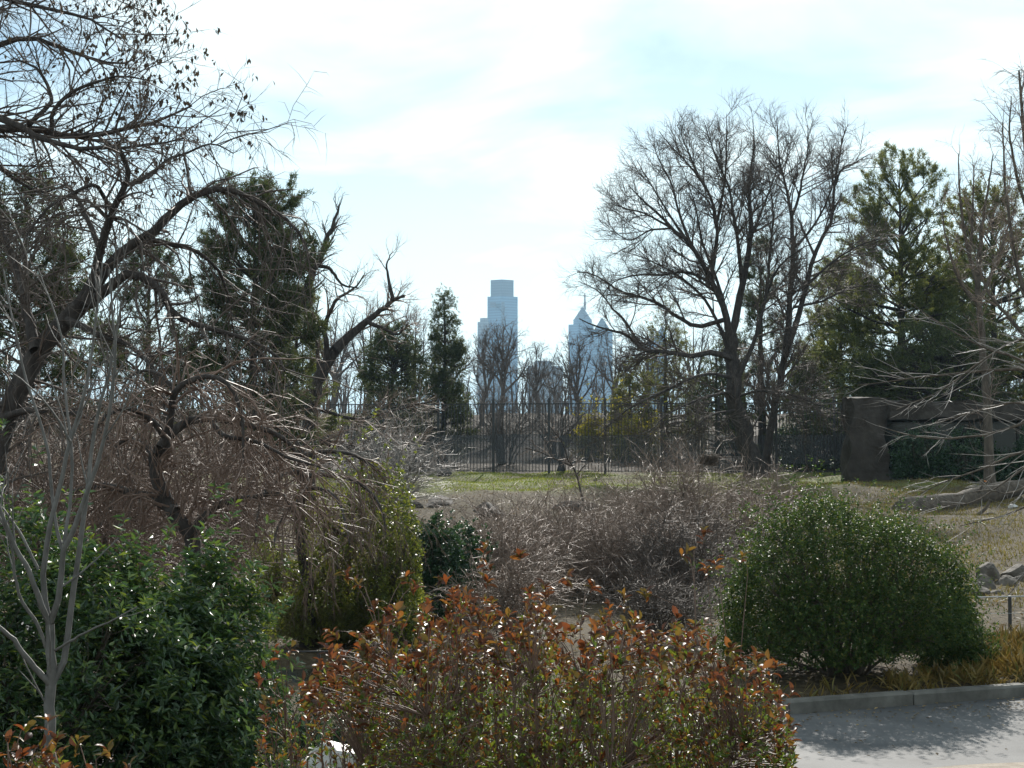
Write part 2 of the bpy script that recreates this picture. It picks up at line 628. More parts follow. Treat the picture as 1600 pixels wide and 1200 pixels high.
bp = nt.nodes.new('ShaderNodeBump'); bp.inputs['Strength'].default_value = .7; bp.inputs['Distance'].default_value = .06
nt.links.new(n2.outputs['Fac'], bp.inputs['Height']); nt.links.new(bp.outputs[0], b.inputs['Normal'])
struct('ground', mesh_np('ground', gv, gq, None, m_ground, True))

# ------------------------------------------------------------------ paths, kerb, pond
m_path = noise_mat('path_asphalt', [(.3, (.05, .051, .053)), (.48, (.085, .086, .088)), (.6, (.108, .108, .109)), (.75, (.15, .148, .146))], scale=1.1, detail=10, rough=.8, bump=.35, bump_scale=60, dist=.008)
m_kerb = noise_mat('kerb_concrete', [(.3, (.065, .062, .055)), (.5, (.115, .11, .098)), (.75, (.18, .172, .155))], scale=4, detail=9, rough=.88, bump=.3, bump_scale=40, dist=.01)
m_wornedge = noise_mat('worn_path_edge', [(.35, (.20, .16, .12)), (.6, (.30, .25, .20))], scale=9, detail=9, rough=.9, bump=.4, bump_scale=50)


def strip(xs, y0, y1, m, dz, mat, name, zfix=None):
    T = np.linspace(0, 1, m)
    X = np.repeat(xs[:, None], m, 1)
    Y = y0[:, None] * (1 - T) + y1[:, None] * T
    Z = ground_z(X, Y) + dz if zfix is None else np.full(X.shape, zfix)
    v = np.stack([X, Y, Z], -1).reshape(-1, 3)
    n_ = len(xs)
    i_ = (np.arange(n_ - 1)[:, None] * m + np.arange(m - 1)[None]).ravel()
    return mesh_np(name, v, np.stack([i_, i_ + m, i_ + m + 1, i_ + 1], 1), None, mat, True)


xs = np.arange(-26, 26, .25)
struct('path', strip(xs, farline(xs) - PW, farline(xs) - .01, 14, .02, m_path, 'path'))
struct('path_edge', strip(xs, farline(xs) - PW - .35 + .06 * np.sin(xs * 3) + .04 * np.sin(xs * 7.3), farline(xs) - PW + .12 + .05 * np.sin(xs * 4.1), 5, .026, m_wornedge, 'path_edge'))
xs2 = np.arange(-14, -.9, .25)
c2 = np.interp(xs2, [-14, -6, -2.8, 0, 7], [20.6, 21.4, 22.4, 24.0, 27.5])
struct('path', strip(xs2, c2 - 1.3, c2 + 1.6, 12, .03, m_path, 'path'))

kerb = bpy.data.objects.new('kerb', None); COL.objects.link(kerb); kerb['kind'] = 'structure'
x = -12.0
krng = np.random.default_rng(3)
while x < 14:
    ln = 1.35
    sl = (farline(x + ln) - farline(x)) / ln
    x1 = x + ln / math.hypot(1, sl)
    mid = (x + x1) / 2
    kb = MB()
    kb.box(-ln / 2 + .006, ln / 2 - .006, 0, .16, -.12, .115, bev=.02)
    o = link('kerb_stone', kb.mesh('kerb_stone', m_kerb, False), kerb)
    o.location = (mid, float(farline(mid)) - .005, PZ + .02 + krng.uniform(-.006, .006))
    o.rotation_euler = (krng.uniform(-.015, .015), 0, math.atan(sl) + krng.uniform(-.006, .006))
    x = x1

m_water, nt, b = new_mat('pond_water')
b.inputs['Base Color'].default_value = (.012, .02, .018, 1)
b.inputs['Roughness'].default_value = .06
b.inputs['Specular IOR Level'].default_value = .6
tc = nt.nodes.new('ShaderNodeTexCoord')
mp = nt.nodes.new('ShaderNodeMapping'); mp.inputs['Scale'].default_value = (1.2, 4.0, 1)
nz = nt.nodes.new('ShaderNodeTexNoise'); nz.inputs['Scale'].default_value = 7; nz.inputs['Detail'].default_value = 3
bp = nt.nodes.new('ShaderNodeBump'); bp.inputs['Strength'].default_value = .55; bp.inputs['Distance'].default_value = .03
nt.links.new(tc.outputs['Object'], mp.inputs[0]); nt.links.new(mp.outputs[0], nz.inputs['Vector'])
nt.links.new(nz.outputs['Fac'], bp.inputs['Height']); nt.links.new(bp.outputs[0], b.inputs['Normal'])
wv = [(-2.0, 17.1, -.86)]
for k in range(40):
    a = k / 40 * 2 * math.pi
    wv.append((-2.0 + 1.35 * math.cos(a), 17.1 + 1.02 * math.sin(a), -.86))
wt = [(0, 1 + k, 1 + (k + 1) % 40) for k in range(40)]
struct('pond_water', mesh_np('pond_water', wv, None, wt, m_water, True))

# ------------------------------------------------------------------ materials for plants
BARK_DARK = noise_mat('bark_dark', [(.3, (.022, .018, .016)), (.55, (.055, .046, .042)), (.75, (.10, .088, .08))], scale=14, detail=8, rough=.9, bump=.8, bump_scale=30, stretch=(1, 1, .35), dist=.02)
BARK_BROWN = noise_mat('bark_brown', [(.3, (.05, .04, .032)), (.55, (.11, .088, .07)), (.75, (.18, .15, .12))], scale=9, detail=8, rough=.9, bump=.8, bump_scale=22, stretch=(1, 1, .3), dist=.03)
BARK_SILVER = noise_mat('bark_silver', [(.3, (.07, .066, .06)), (.55, (.125, .118, .11)), (.75, (.20, .19, .18))], scale=16, detail=7, rough=.6, bump=.5, bump_scale=45, stretch=(1, 1, .5), dist=.01, spec=.3)
TWIG_DARK = noise_mat('twig_dark', [(.3, (.06, .046, .04)), (.7, (.14, .112, .096))], scale=20, rough=.65, spec=.2)
TWIG_BROWN = noise_mat('twig_brown', [(.3, (.14, .098, .076)), (.7, (.285, .215, .172))], scale=12, rough=.55, spec=.22)
TWIG_PURPLE = noise_mat('twig_purple', [(.3, (.11, .07, .054)), (.7, (.225, .152, .118))], scale=12, rough=.55, spec=.22)
TWIG_PALE = noise_mat('twig_pale', [(.3, (.17, .15, .135)), (.7, (.36, .325, .295))], scale=10, rough=.5, spec=.4)
TWIG_FAR = noise_mat('twig_far', [(.3, (.08, .068, .062)), (.7, (.15, .13, .12))], scale=6, rough=.8, spec=.2)
PINE = leaf_mat('pine_needles', [(0, (.05, .066, .025)), (.5, (.09, .108, .038)), (1, (.15, .165, .06))], rough=.5, spec=.3, trans=.52)
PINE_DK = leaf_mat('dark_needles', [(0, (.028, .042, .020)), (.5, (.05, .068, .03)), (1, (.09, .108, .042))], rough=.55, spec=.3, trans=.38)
PINE_OL = leaf_mat('olive_needles', [(0, (.06, .07, .024)), (.5, (.11, .12, .04)), (1, (.17, .175, .06))], rough=.55, spec=.3, trans=.42)
LAUREL = leaf_mat('laurel_leaves', [(0, (.022, .05, .022)), (.55, (.04, .085, .03)), (.85, (.08, .13, .03)), (1, (.14, .18, .035))], rough=.33, spec=.6, trans=.33)
HOLLY = leaf_mat('holly_leaves', [(0, (.05, .075, .018)), (.5, (.11, .14, .026)), (1, (.22, .23, .04))], rough=.34, spec=.55, trans=.4)
BOX = leaf_mat('box_leaves', [(0, (.020, .042, .014)), (.5, (.040, .078, .022)), (.85, (.078, .112, .028)), (1, (.13, .13, .036))], rough=.5, spec=.2, trans=.38)
IVY = leaf_mat('ivy_leaves', [(0, (.012, .034, .018)), (.6, (.024, .058, .026)), (1, (.05, .10, .03))], rough=.3, spec=.5, trans=.22)
YELLOWSHRUB = leaf_mat('yellow_green_leaves', [(0, (.12, .14, .02)), (.5, (.24, .23, .03)), (1, (.38, .32, .05))], rough=.5, spec=.3, trans=.45)
RED = leaf_mat('red_leaves', [(0, (.045, .024, .018)), (.3, (.085, .034, .02)), (.5, (.14, .048, .022)), (.62, (.17, .075, .026)), (.78, (.11, .09, .026)), (1, (.06, .052, .024))], rough=.48, spec=.38, trans=.45, tcol=(1.6, 1.3, .8))
REDGREEN = leaf_mat('turning_leaves', [(0, (.06, .09, .018)), (.35, (.09, .12, .02)), (.55, (.16, .13, .022)), (.75, (.13, .05, .018)), (1, (.055, .03, .014))], rough=.48, spec=.38, trans=.42, tcol=(1.7, 1.45, .8))
GREENLF = leaf_mat('fresh_green_leaves', [(0, (.05, .09, .018)), (.6, (.09, .14, .022)), (1, (.17, .19, .03))], rough=.38, spec=.5, trans=.4)
DRY = leaf_mat('dry_leaves', [(0, (.10, .07, .04)), (.5, (.20, .145, .075)), (1, (.33, .25, .13))], rough=.8, spec=.2, trans=.25, tcol=(1.2, 1.1, .9))
DRYGRASS = leaf_mat('dry_grass', [(0, (.10, .078, .03)), (.4, (.19, .15, .05)), (.7, (.24, .19, .075)), (1, (.14, .16, .04))], rough=.8, spec=.2, trans=.3, tcol=(1.2, 1.2, .9))
GRASS = leaf_mat('lawn_grass', [(0, (.07, .10, .02)), (.6, (.13, .17, .03)), (1, (.22, .21, .07))], rough=.7, spec=.25, trans=.45)
TUFT = leaf_mat('straw_tufts', [(0, (.13, .10, .03)), (.4, (.25, .18, .055)), (.75, (.34, .25, .09)), (1, (.14, .16, .04))], rough=.5, spec=.4, trans=.35, tcol=(1.3, 1.2, .8))
PODS = leaf_mat('seed_pods', [(0, (.04, .03, .024)), (1, (.09, .065, .045))], rough=.8, spec=.2, trans=.1)

# ------------------------------------------------------------------ skyline (about 2.3 km away)


def glass_mat(name, c1, c2, band):
    m, nt, b = new_mat(name)
    tc = nt.nodes.new('ShaderNodeTexCoord')
    wv_ = nt.nodes.new('ShaderNodeTexWave')
    wv_.wave_type = 'BANDS'; wv_.bands_direction = 'Z'
    wv_.inputs['Scale'].default_value = band
    wv_.inputs['Distortion'].default_value = 0
    r = ramp_of(nt, [(.35, c1), (.65, c2)])
    nt.links.new(tc.outputs['Object'], wv_.inputs['Vector'])
    nt.links.new(wv_.outputs['Fac'], r.inputs[0])
    nt.links.new(r.outputs[0], b.inputs['Base Color'])
    b.inputs['Roughness'].default_value = .32
    b.inputs['Metallic'].default_value = .35
    b.inputs['Specular IOR Level'].default_value = .7
    return m


M_TOWER = glass_mat('tower_glass', (.03, .11, .22), (.06, .17, .30), .08)
M_TOWERD = glass_mat('tower_dark_glass', (.025, .06, .11), (.045, .09, .15), .08)
M_STONE = glass_mat('tower_stone', (.12, .15, .20), (.17, .21, .26), .08)
M_STONE.node_tree.nodes['Principled BSDF'].inputs['Metallic'].default_value = 0
M_STONE.node_tree.nodes['Principled BSDF'].inputs['Roughness'].default_value = .6
M_MAST = noise_mat('mast_metal', [(.3, (.15, .16, .17)), (.7, (.2, .21, .22))], scale=1, rough=.5)

TD = 2300.0
zt = lambda row, D=TD: P(800, row, D)[2]
xt = lambda px, D=TD: P(px, 600, D)[0]
ZB = -20.0


def tower_part(root, name, pxl, pxc, pxr, r0, r1, mat, D, yo=0.0, topscale=None, notch=None):
    """A box seen corner-on: left edge, near corner and right edge in photo columns, between two rows."""
    base = np.array(root.location)
    xl, xc, xr = xt(pxl, D) - base[0], xt(pxc, D) - base[0], xt(pxr, D) - base[0]
    wl_, wr_ = xc - xl, xr - xc
    near = (xc, -max(wl_, wr_) * .45 + yo)
    left = (xl, near[1] + wl_ * .62)
    right = (xr, near[1] + wr_ * .62)
    far = (left[0] + right[0] - near[0], left[1] + right[1] - near[1])
    poly = [near, right, far, left]
    mb = MB()
    tp = None
    if topscale is not None:
        cx, cy = sum(p[0] for p in poly) / 4, sum(p[1] for p in poly) / 4
        tp = [(cx + (x_ - cx) * topscale, cy + (y_ - cy) * topscale) for x_, y_ in poly]
    mb.prism(poly, zt(r1, D) - base[2] if r1 is not None else 0, zt(r0, D) - base[2], tp)
    return link(name, mb.mesh(name, mat), root), poly


tw = thing('glass_skyscraper', 'tall pale blue glass skyscraper with stepped box crown on the skyline', 'skyscraper', (xt(785), TD, ZB), 'skyline buildings')
tower_part(tw, 'shaft', 761.5, 783, 809, 463.5, None, M_TOWER, TD)
tower_part(tw, 'crown_block', 766.5, 784, 802.5, 437.5, 463.5, M_TOWERD, TD)
bx0, bx1 = xt(783.5) - tw.location[0], xt(788.5) - tw.location[0]
mb = MB(); mb.box(bx0, bx1, -22.5, -16, zt(640) - ZB, zt(474) - ZB)
link('corner_recess', mb.mesh('corner_recess', M_TOWERD), tw)
mb = MB()
dx = xt(766) - tw.location[0]
d1 = xt(775) - tw.location[0]
mb.add([(dx, -9.9, zt(480) - ZB), (d1, -15.2, zt(480.5) - ZB), (d1, -15.2, zt(473.5) - ZB), (dx, -9.9, zt(473) - ZB),
        (dx, -5, zt(480) - ZB), (d1, -9, zt(480.5) - ZB), (d1, -9, zt(473.5) - ZB), (dx, -5, zt(473) - ZB)],
       [(0, 1, 2, 3), (4, 7, 6, 5), (0, 4, 5, 1), (3, 2, 6, 7), (0, 3, 7, 4), (1, 5, 6, 2)])
link('vent_opening', mb.mesh('vent_opening', M_TOWERD), tw)
sb = thing('office_block', 'shorter grey blue office block beside the tall glass skyscraper', 'office block', (xt(755, 2200), 2200, ZB), 'skyline buildings')
tower_part(sb, 'wall', 746, 756, 764, 503, None, M_STONE, 2200)
tower_part(sb, 'roof_plant', 750, 757, 763, 497, 503, M_STONE, 2200)
sp = thing('spired_skyscraper', 'blue tower with pyramid roof and thin spire on the skyline', 'skyscraper', (xt(912, 2400), 2400, ZB), 'skyline buildings')
tower_part(sp, 'shaft', 888.5, 908, 928, 507, None, M_TOWER, 2400)
tower_part(sp, 'shoulder', 896, 910, 925, 499, 507, M_TOWER, 2400)
tower_part(sp, 'pyramid_roof', 897, 911, 924, 480, 499, M_TOWERD, 2400, topscale=.08)
mb = MB(); mb.tube([(xt(914, 2400) - sp.location[0], 0, zt(484, 2400) - ZB), (xt(914, 2400) - sp.location[0], 0, zt(459, 2400) - ZB)], [2.4, 1.0], 6)
link('spire', mb.mesh('spire', M_MAST, True), sp)
s2 = thing('gabled_skyscraper', 'blue tower with peaked roof standing right against the spired tower', 'skyscraper', (xt(942, 2320), 2320, ZB), 'skyline buildings')
tower_part(s2, 'shaft', 925, 941, 957.5, 516, None, M_TOWER, 2320)
tower_part(s2, 'peaked_roof', 928, 941, 954, 497, 516, M_TOWERD, 2320, topscale=.1)
s3 = thing('small_peaked_tower', 'small blue peaked tower seen through branches of the big bare tree', 'skyscraper', (xt(1030, 2350), 2350, ZB), 'skyline buildings')
tower_part(s3, 'shaft', 1012, 1028, 1043, 525, None, M_TOWER, 2350)
tower_part(s3, 'peaked_roof', 1026, 1034, 1043, 510, 525, M_TOWERD, 2350, topscale=.1)
s4 = thing('low_office_building', 'low flat grey building behind bare trees between the two towers', 'office block', (xt(850, 1500), 1500, ZB), 'skyline buildings')
tower_part(s4, 'wall', 824, 845, 880, 572, None, M_STONE, 1500)
tower_part(s4, 'roof_plant', 836, 846, 862, 564, 572, M_STONE, 1500)

# ------------------------------------------------------------------ railing fence
M_IRON = noise_mat('black_iron', [(.3, (.012, .013, .016)), (.7, (.03, .032, .037))], scale=8, rough=.42, spec=.5)
m_mesh, nt, b = new_mat('screen_mesh')
b.inputs['Base Color'].default_value = (.10, .105, .12, 1)
b.inputs['Roughness'].default_value = .8
tr = nt.nodes.new('ShaderNodeBsdfTransparent'); mx = nt.nodes.new('ShaderNodeMixShader')
tc = nt.nodes.new('ShaderNodeTexCoord')
nz = nt.nodes.new('ShaderNodeTexNoise'); nz.inputs['Scale'].default_value = 1.2
rr_ = nt.nodes.new('ShaderNodeMapRange'); rr_.inputs[3].default_value = .66; rr_.inputs[4].default_value = .44
nt.links.new(tc.outputs['Object'], nz.inputs['Vector']); nt.links.new(nz.outputs['Fac'], rr_.inputs[0])
nt.links.new(rr_.outputs[0], mx.inputs[0])
nt.links.new(b.outputs[0], mx.inputs[1]); nt.links.new(tr.outputs[0], mx.inputs[2])
nt.links.new(mx.outputs[0], nt.nodes['Material Output'].inputs['Surface'])

FA = np.array((P(430, 735, 60.0)[0], 60.0)); FB = np.array((P(1328, 735, 57.5)[0], 57.5))
FL = np.linalg.norm(FB - FA); FD = (FB - FA) / FL
fz = lambda s: float(ground_z(*(FA + FD * s)))
FBASE = .66
fence = thing('railing_fence', 'long black iron railing fence with dark mesh screen along its foot', 'fence', (FA[0], FA[1], FBASE), None, math.atan2(FD[1], FD[0]))
FH = 2.62
pk = MB(); pk.box(-.0125, .0125, -.0125, .0125, .06, FH - .06)
pk_me = pk.mesh('picket', M_IRON)
po = MB(); po.box(-.045, .045, -.045, .045, -.4, FH + .06); cp = MB(); cp.prism([(-.055, -.055), (.055, -.055), (.055, .055), (-.055, .055)], FH + .062, FH + .10, [(-.05, -.05), (.05, -.05), (.05, .05), (-.05, .05)])
cp.prism([(.05 * math.cos(a), .05 * math.sin(a)) for a in np.arange(8) * math.pi / 4], FH + .101, FH + .17, [(.02 * math.cos(a), .02 * math.sin(a)) for a in np.arange(8) * math.pi / 4])
po_me = po.mesh('post', M_IRON); cp_me = cp.mesh('post_cap', M_IRON)
SPAN = 2.06
npan = int(FL / SPAN) + 1
for i in range(npan + 1):
    s0 = i * SPAN
    if s0 > FL + .1:
        break
    o = link('post', po_me, fence, (s0, 0, 0))
    link('post_cap', cp_me, o)
    if i == npan:
        break
    s1 = min(s0 + SPAN, FL)
    for z in (FH - .06, .10):
        rb = MB(); rb.box(s0 + .046, s1 - .046, -.02, .02, z - .018, z + .018)
        link('rail', rb.mesh('rail', M_IRON), fence)
    mb = MB(); mb.box(s0 + .05, s1 - .05, .030, .034, .38 + .02 * math.sin(i * 1.3), 1.42 + .03 * math.sin(i * 2.1))
    link('mesh_screen', mb.mesh('mesh_screen', m_mesh), fence)
    k = 1
    while s0 + k * .121 < s1 - .06:
        link('picket', pk_me, fence, (s0 + k * .121, 0, 0))
        k += 1

# ------------------------------------------------------------------ exhibit shelter on the right
M_GUNITE = noise_mat('rockwork_concrete', [(.3, (.03, .024, .02)), (.55, (.055, .046, .04)), (.75, (.085, .074, .064))], scale=1.6, detail=10, rough=.92, bump=.9, bump_scale=4, dist=.10)
M_SLAB = noise_mat('slab_concrete', [(.3, (.07, .075, .08)), (.6, (.12, .125, .13))], scale=2.5, detail=8, rough=.85, bump=.3, bump_scale=20)
M_GREENGLASS, nt, b = new_mat('green_glass')
b.inputs['Base Color'].default_value = (.005, .018, .014, 1)
b.inputs['Roughness'].default_value = .12
b.inputs['Specular IOR Level'].default_value = .3
b.inputs['Transmission Weight'].default_value = .15
b.inputs['IOR'].default_value = 1.45
SHY = 52.0
shx0 = P(1331, 700, SHY)[0]; shx1 = P(1386, 700, SHY)[0]; shx2 = P(1760, 700, SHY)[0]
shb = np.array((shx0, SHY, .45))
sh = thing('exhibit_shelter', 'dark brown rockwork shelter with pillar, heavy roof beam and green glass panels', 'shelter', shb)


def rock_box(x0, x1, y0, y1, z0, z1, seg, amp, seed, bulge=0.0):
    """Subdivided box with lumpy faces (local coordinates)."""
    rng = np.random.default_rng(seed)
    ph = rng.random((6, 3)) * 6.28
    fr_ = rng.uniform(.6, 2.4, (6, 3))
    mb = MB()
    L = np.array((x1 - x0, y1 - y0, z1 - z0)); O = np.array((x0, y0, z0))
    for axn in range(3):
        a, c = [k for k in range(3) if k != axn]
        na, nc = max(1, int(L[a] / seg)), max(1, int(L[c] / seg))
        for side in (0, 1):
            A, C = np.meshgrid(np.linspace(0, 1, na + 1), np.linspace(0, 1, nc + 1), indexing='ij')
            v = np.zeros((na + 1, nc + 1, 3))
            v[..., a] = A; v[..., c] = C; v[..., axn] = side
            v = O + v * L
            v = v.reshape(-1, 3)
            disp = np.zeros_like(v)
            for k in range(6):
                s = np.sin(v @ fr_[k] * (1 + k * .6) + ph[k, 0])
                disp[:, 0] += s * np.cos(ph[k, 1]); disp[:, 1] += s * np.sin(ph[k, 1]); disp[:, 2] += .5 * s * np.cos(ph[k, 2])
            v = v + disp * amp / 3
            if bulge:
                cz = (v[:, 2] - z0) / (z1 - z0)
                ctr = np.array(((x0 + x1) / 2, (y0 + y1) / 2))
                sc = 1 + bulge * (1 - cz) ** 2
                v[:, :2] = ctr + (v[:, :2] - ctr) * sc[:, None]
            i_ = (np.arange(na)[:, None] * (nc + 1) + np.arange(nc)[None]).ravel()
            q_ = np.stack([i_, i_ + nc + 1, i_ + nc + 2, i_ + 1], 1)
            if (side == 1) == (axn == 1):
                q_ = q_[:, ::-1]
            mb.add(v, q_)
    return mb


zrow = lambda row: P(800, row, SHY)[2] - shb[2]
pw_ = shx1 - shx0
link('pillar', rock_box(0, pw_, 0, 1.5, -.6, zrow(622), .12, .14, 5, .25).mesh('pillar', M_GUNITE, True), sh)
link('roof_beam', rock_box(pw_ + .01, shx2 - shx0, -.25, 1.2, zrow(655), zrow(628), .2, .18, 9).mesh('roof_beam', M_GUNITE, True), sh)
mb = MB(); mb.box(1.0, shx2 - shx0, 1.22, 3.6, zrow(640), zrow(631)); link('roof', mb.mesh('roof', M_GUNITE), sh)
mb = MB(); mb.box(1.0, shx2 - shx0, 3.2, 3.45, -.5, zrow(641)); link('rear_wall', mb.mesh('rear_wall', M_GUNITE), sh)
mb = MB(); mb.box(1.05, 1.2, 1.25, 3.18, -.5, zrow(641)); link('side_wall', mb.mesh('side_wall', M_GUNITE), sh)
px_ = pw_ + .15
while px_ < shx2 - shx0 - 1.6:
    mb = MB(); mb.box(px_ + .05, px_ + 1.55, 2.2, 2.23, .45, zrow(657)); link('glass_panel', mb.mesh('glass_panel', M_GREENGLASS), sh)
    mb = MB(); mb.box(px_ - .04, px_ + .04, 2.14, 2.28, .40, zrow(656)); link('mullion', mb.mesh('mullion', M_IRON), sh)
    px_ += 1.6
mb = MB(); mb.box(pw_ + .05, shx2 - shx0, 2.0, 2.45, -.4, .40); link('ledge', mb.mesh('ledge', M_SLAB), sh)
slab = MB(); slab.box(shx1 - shx0 + .6, shx2 - shx0, -3.2, 1.9, -.6, .10, bev=.03)
link('floor_slab', slab.mesh('floor_slab', M_SLAB), sh)

# ------------------------------------------------------------------ rocks, logs, rails, duck


def rock_mesh(name, sx, sy, sz, seed, mat, sub=3, rough_=.28):
    import bmesh
    bm = bmesh.new()
    bmesh.ops.create_icosphere(bm, subdivisions=sub, radius=1)
    rng = np.random.default_rng(seed)
    planes = norm(rng.normal(size=(14, 3))); dist = rng.uniform(.5, .85, 14)
    for v in bm.verts:
        p = np.array(v.co)
        for pl, dd in zip(planes, dist):
            k = p @ pl
            if k > dd:
                p = p - pl * (k - dd) * .9
        p = p * (1 + rough_ * .25 * math.sin(p[0] * 5 + seed) * math.sin(p[1] * 4 + 1) * math.cos(p[2] * 6))
        v.co = (p[0] * sx, p[1] * sy, max(p[2], -.45) * sz)
    me = bpy.data.meshes.new(name)
    bm.to_mesh(me); bm.free()
    me.materials.append(mat)
    return me


M_ROCK = noise_mat('grey_rock', [(.3, (.05, .042, .034)), (.55, (.11, .094, .078)), (.75, (.20, .18, .155))], scale=5, detail=10, rough=.85, bump=.8, bump_scale=14, dist=.03)
M_PALEROCK = noise_mat('pale_rock', [(.3, (.36, .34, .32)), (.55, (.50, .48, .46)), (.75, (.62, .60, .58))], scale=7, detail=9, rough=.5, bump=.5, bump_scale=30, dist=.015, spec=.5)
M_DARKROCK = noise_mat('dark_rock', [(.3, (.03, .03, .032)), (.7, (.07, .068, .07))], scale=6, detail=8, rough=.85, bump=.6, bump_scale=16)


def put_rock(px, row, Y, wpx, hpx, seed, mat, label, group=None, depth=1.0):
    w = wpx * Y / F / 2; h = hpx * Y / F
    p = P(px, row, Y)
    o = link('rock', rock_mesh('rock', w, w * depth, h * .75, seed, mat))
    o.location = (p[0], Y, p[2] - h * .45)
    o.rotation_euler = (0, 0, seed * .7)
    return tag(o, label, 'rock', group)


put_rock(515, 1165, 9.6, 120, 62, 4, M_PALEROCK, 'pale sunlit boulder beneath the red leaved shrub', None, .8)
for i, (px, row, w, h, Yr) in enumerate([(1535, 905, 50, 34, 25.0), (1575, 905, 46, 30, 25.4), (1600, 922, 50, 30, 24.6), (1552, 926, 44, 24, 24.2), (1622, 900, 46, 34, 25.6), (1512, 925, 36, 24, 24.5), (1548, 890, 56, 36, 25.9), (1590, 888, 60, 34, 26.2), (1530, 918, 40, 30, 24.0), (1580, 935, 44, 22, 23.6)]):
    put_rock(px, row, Yr, w, h, 21 + i, M_ROCK, 'grey broken rock in the low rock edging behind the round hedge', 'rocks edging the slope')
put_rock(1585, 790, 40.0, 34, 12, 41, M_PALEROCK, 'flat pale stone lying beside the fallen logs')
put_rock(692, 735, 57.5, 30, 12, 43, M_DARKROCK, 'small dark rock on the lawn at the foot of the railing fence')
put_rock(877, 722, 58.5, 16, 18, 44, M_DARKROCK, 'small upright dark stone against the railing fence mesh')
for i, (px, row, Y, w, h) in enumerate([(690, 778, 45.0, 150, 44), (760, 792, 43.5, 110, 34), (630, 785, 44.5, 110, 44), (905, 782, 44.6, 130, 32)]):
    put_rock(px, row, Y, w, h, 60 + i, M_GUNITE, ['wide flat earth brown boulder in the bank behind the ivy clad bush', 'rounded earth brown boulder in the bank between ivy bush and tangled shrub', 'earth brown boulder in the bank hidden behind the holly mound', 'low earth brown boulder in the bank behind the leaning sapling'][i], 'boulders in the bank', .5)


def log(name, label, pix, Y, dY, w0, w1, seed, group=None):
    rng = np.random.default_rng(seed)
    p, r = limb(pix, Y, dY, w0, w1, rng, .25)
    r = r * (1 + .12 * rng.normal(size=len(r)))
    r[0] *= .9
    base = p[0].copy()
    root = thing(name, label, 'log', base, group)
    v, q = tube_np((p - base)[None], r[None], 12)
    caps = []
    k = 12
    v = np.vstack([v, p[0] - base, p[-1] - base])
    nv = NL * k
    for j in range(k):
        caps.append((nv, (j + 1) % k, j)); caps.append((nv + 1, (NL - 1) * k + j, (NL - 1) * k + (j + 1) % k))
    link('bark', mesh_np('bark', v, q, caps, BARK_BROWN, True), root)
    stub = resample([p[6], p[6] + np.array((.25, -.1, .22)), p[6] + np.array((.35, -.15, .45))], 6)
    v, q = tube_np((stub - base)[None], np.linspace(.05, .03, 6)[None], 6)
    link('branch_stub', mesh_np('branch_stub', v, q, None, BARK_BROWN, True), root)


log('fallen_log', 'thick dark fallen tree trunk lying across the grassy slope', [(1408, 800), (1460, 790), (1530, 778), (1610, 755), (1680, 740)], 40.0, 3.0, 36, 26, 1, 'fallen logs')
log('fallen_log', 'thinner pale fallen log below the thick dark trunk', [(1445, 822), (1500, 812), (1560, 806), (1640, 800)], 38.0, 1.0, 11, 8, 2, 'fallen logs')
log('fallen_log', 'slim bent fallen log resting behind the thick dark trunk', [(1450, 780), (1500, 775), (1560, 772), (1650, 752)], 42.0, 1.5, 10, 7, 3, 'fallen logs')

M_STEEL = noise_mat('galvanised_steel', [(.3, (.28, .29, .30)), (.7, (.40, .41, .42))], scale=20, rough=.4, spec=.6)
M_DARKMETAL = noise_mat('dark_metal', [(.3, (.03, .03, .03)), (.7, (.05, .05, .05))], scale=20, rough=.5)


def low_rail(label, x0, x1, y0, y1, h, nposts, mat_r, seedlab):
    base = np.array((x0, y0, float(ground_z(x0, y0))))
    root = thing('low_railing', label, 'railing', base, None)
    n_ = nposts
    for i in range(n_):
        f = i / (n_ - 1)
        x_, y_ = x0 + (x1 - x0) * f, y0 + (y1 - y0) * f
        z_ = float(ground_z(x_, y_))
        mb = MB(); mb.box(-.018, .018, -.018, .018, -.15, h + .01)
        link('post', mb.mesh('post', M_DARKMETAL), root, (x_ - base[0], y_ - base[1], z_ - base[2]))
    for hh, rad in ((h, .009), (h * .5, .003)):
        pts = []
        for f in np.linspace(0, 1, 12):
            x_, y_ = x0 + (x1 - x0) * f, y0 + (y1 - y0) * f
            pts.append((x_ - base[0], y_ - base[1] - .022, float(ground_z(x_, y_)) - base[2] + hh))
        mb = MB(); mb.tube(pts, [rad] * 12, 6)
        nm = 'top_rail' if hh == h else 'wire'
        link(nm, mb.mesh(nm, mat_r, True), root)


low_rail('low steel railing with wires running in front of the rock edging', 5.4, 9.8, 20.2, 20.6, .42, 6, M_STEEL, 0)
low_rail('low wire railing on thin posts around the small pond', -3.4, -.4, 15.75, 15.9, .30, 5, M_DARKMETAL, 1)

# duck
M_FEATHER = noise_mat('brown_feathers', [(.3, (.05, .042, .03)), (.5, (.12, .10, .07)), (.7, (.22, .19, .14))], scale=30, rough=.7)
M_BILL = noise_mat('orange_bill', [(.3, (.5, .14, .02)), (.7, (.6, .2, .03))], scale=30, rough=.45)
dk_p = P(1522, 768, 43.0)
gz_ = float(ground_z(dk_p[0], 43.0))
dk = thing('duck', 'small brown duck with an orange bill standing by the fallen logs', 'duck', (dk_p[0], 43.0, gz_ + .02))
bp_ = resample([(-.26, 0, .20), (-.18, 0, .20), (0, 0, .19), (.13, 0, .22), (.17, 0, .29), (.19, 0, .36), (.215, 0, .395), (.25, 0, .40), (.275, 0, .395)], 26)
br_ = np.interp(np.linspace(0, 1, 26), [0, .12, .35, .52, .62, .72, .80, .88, .95, 1], [.008, .05, .105, .10, .062, .042, .046, .052, .036, .012])
mb = MB(); mb.tube(bp_, br_, 12); link('body', mb.mesh('body', M_FEATHER, True), dk)
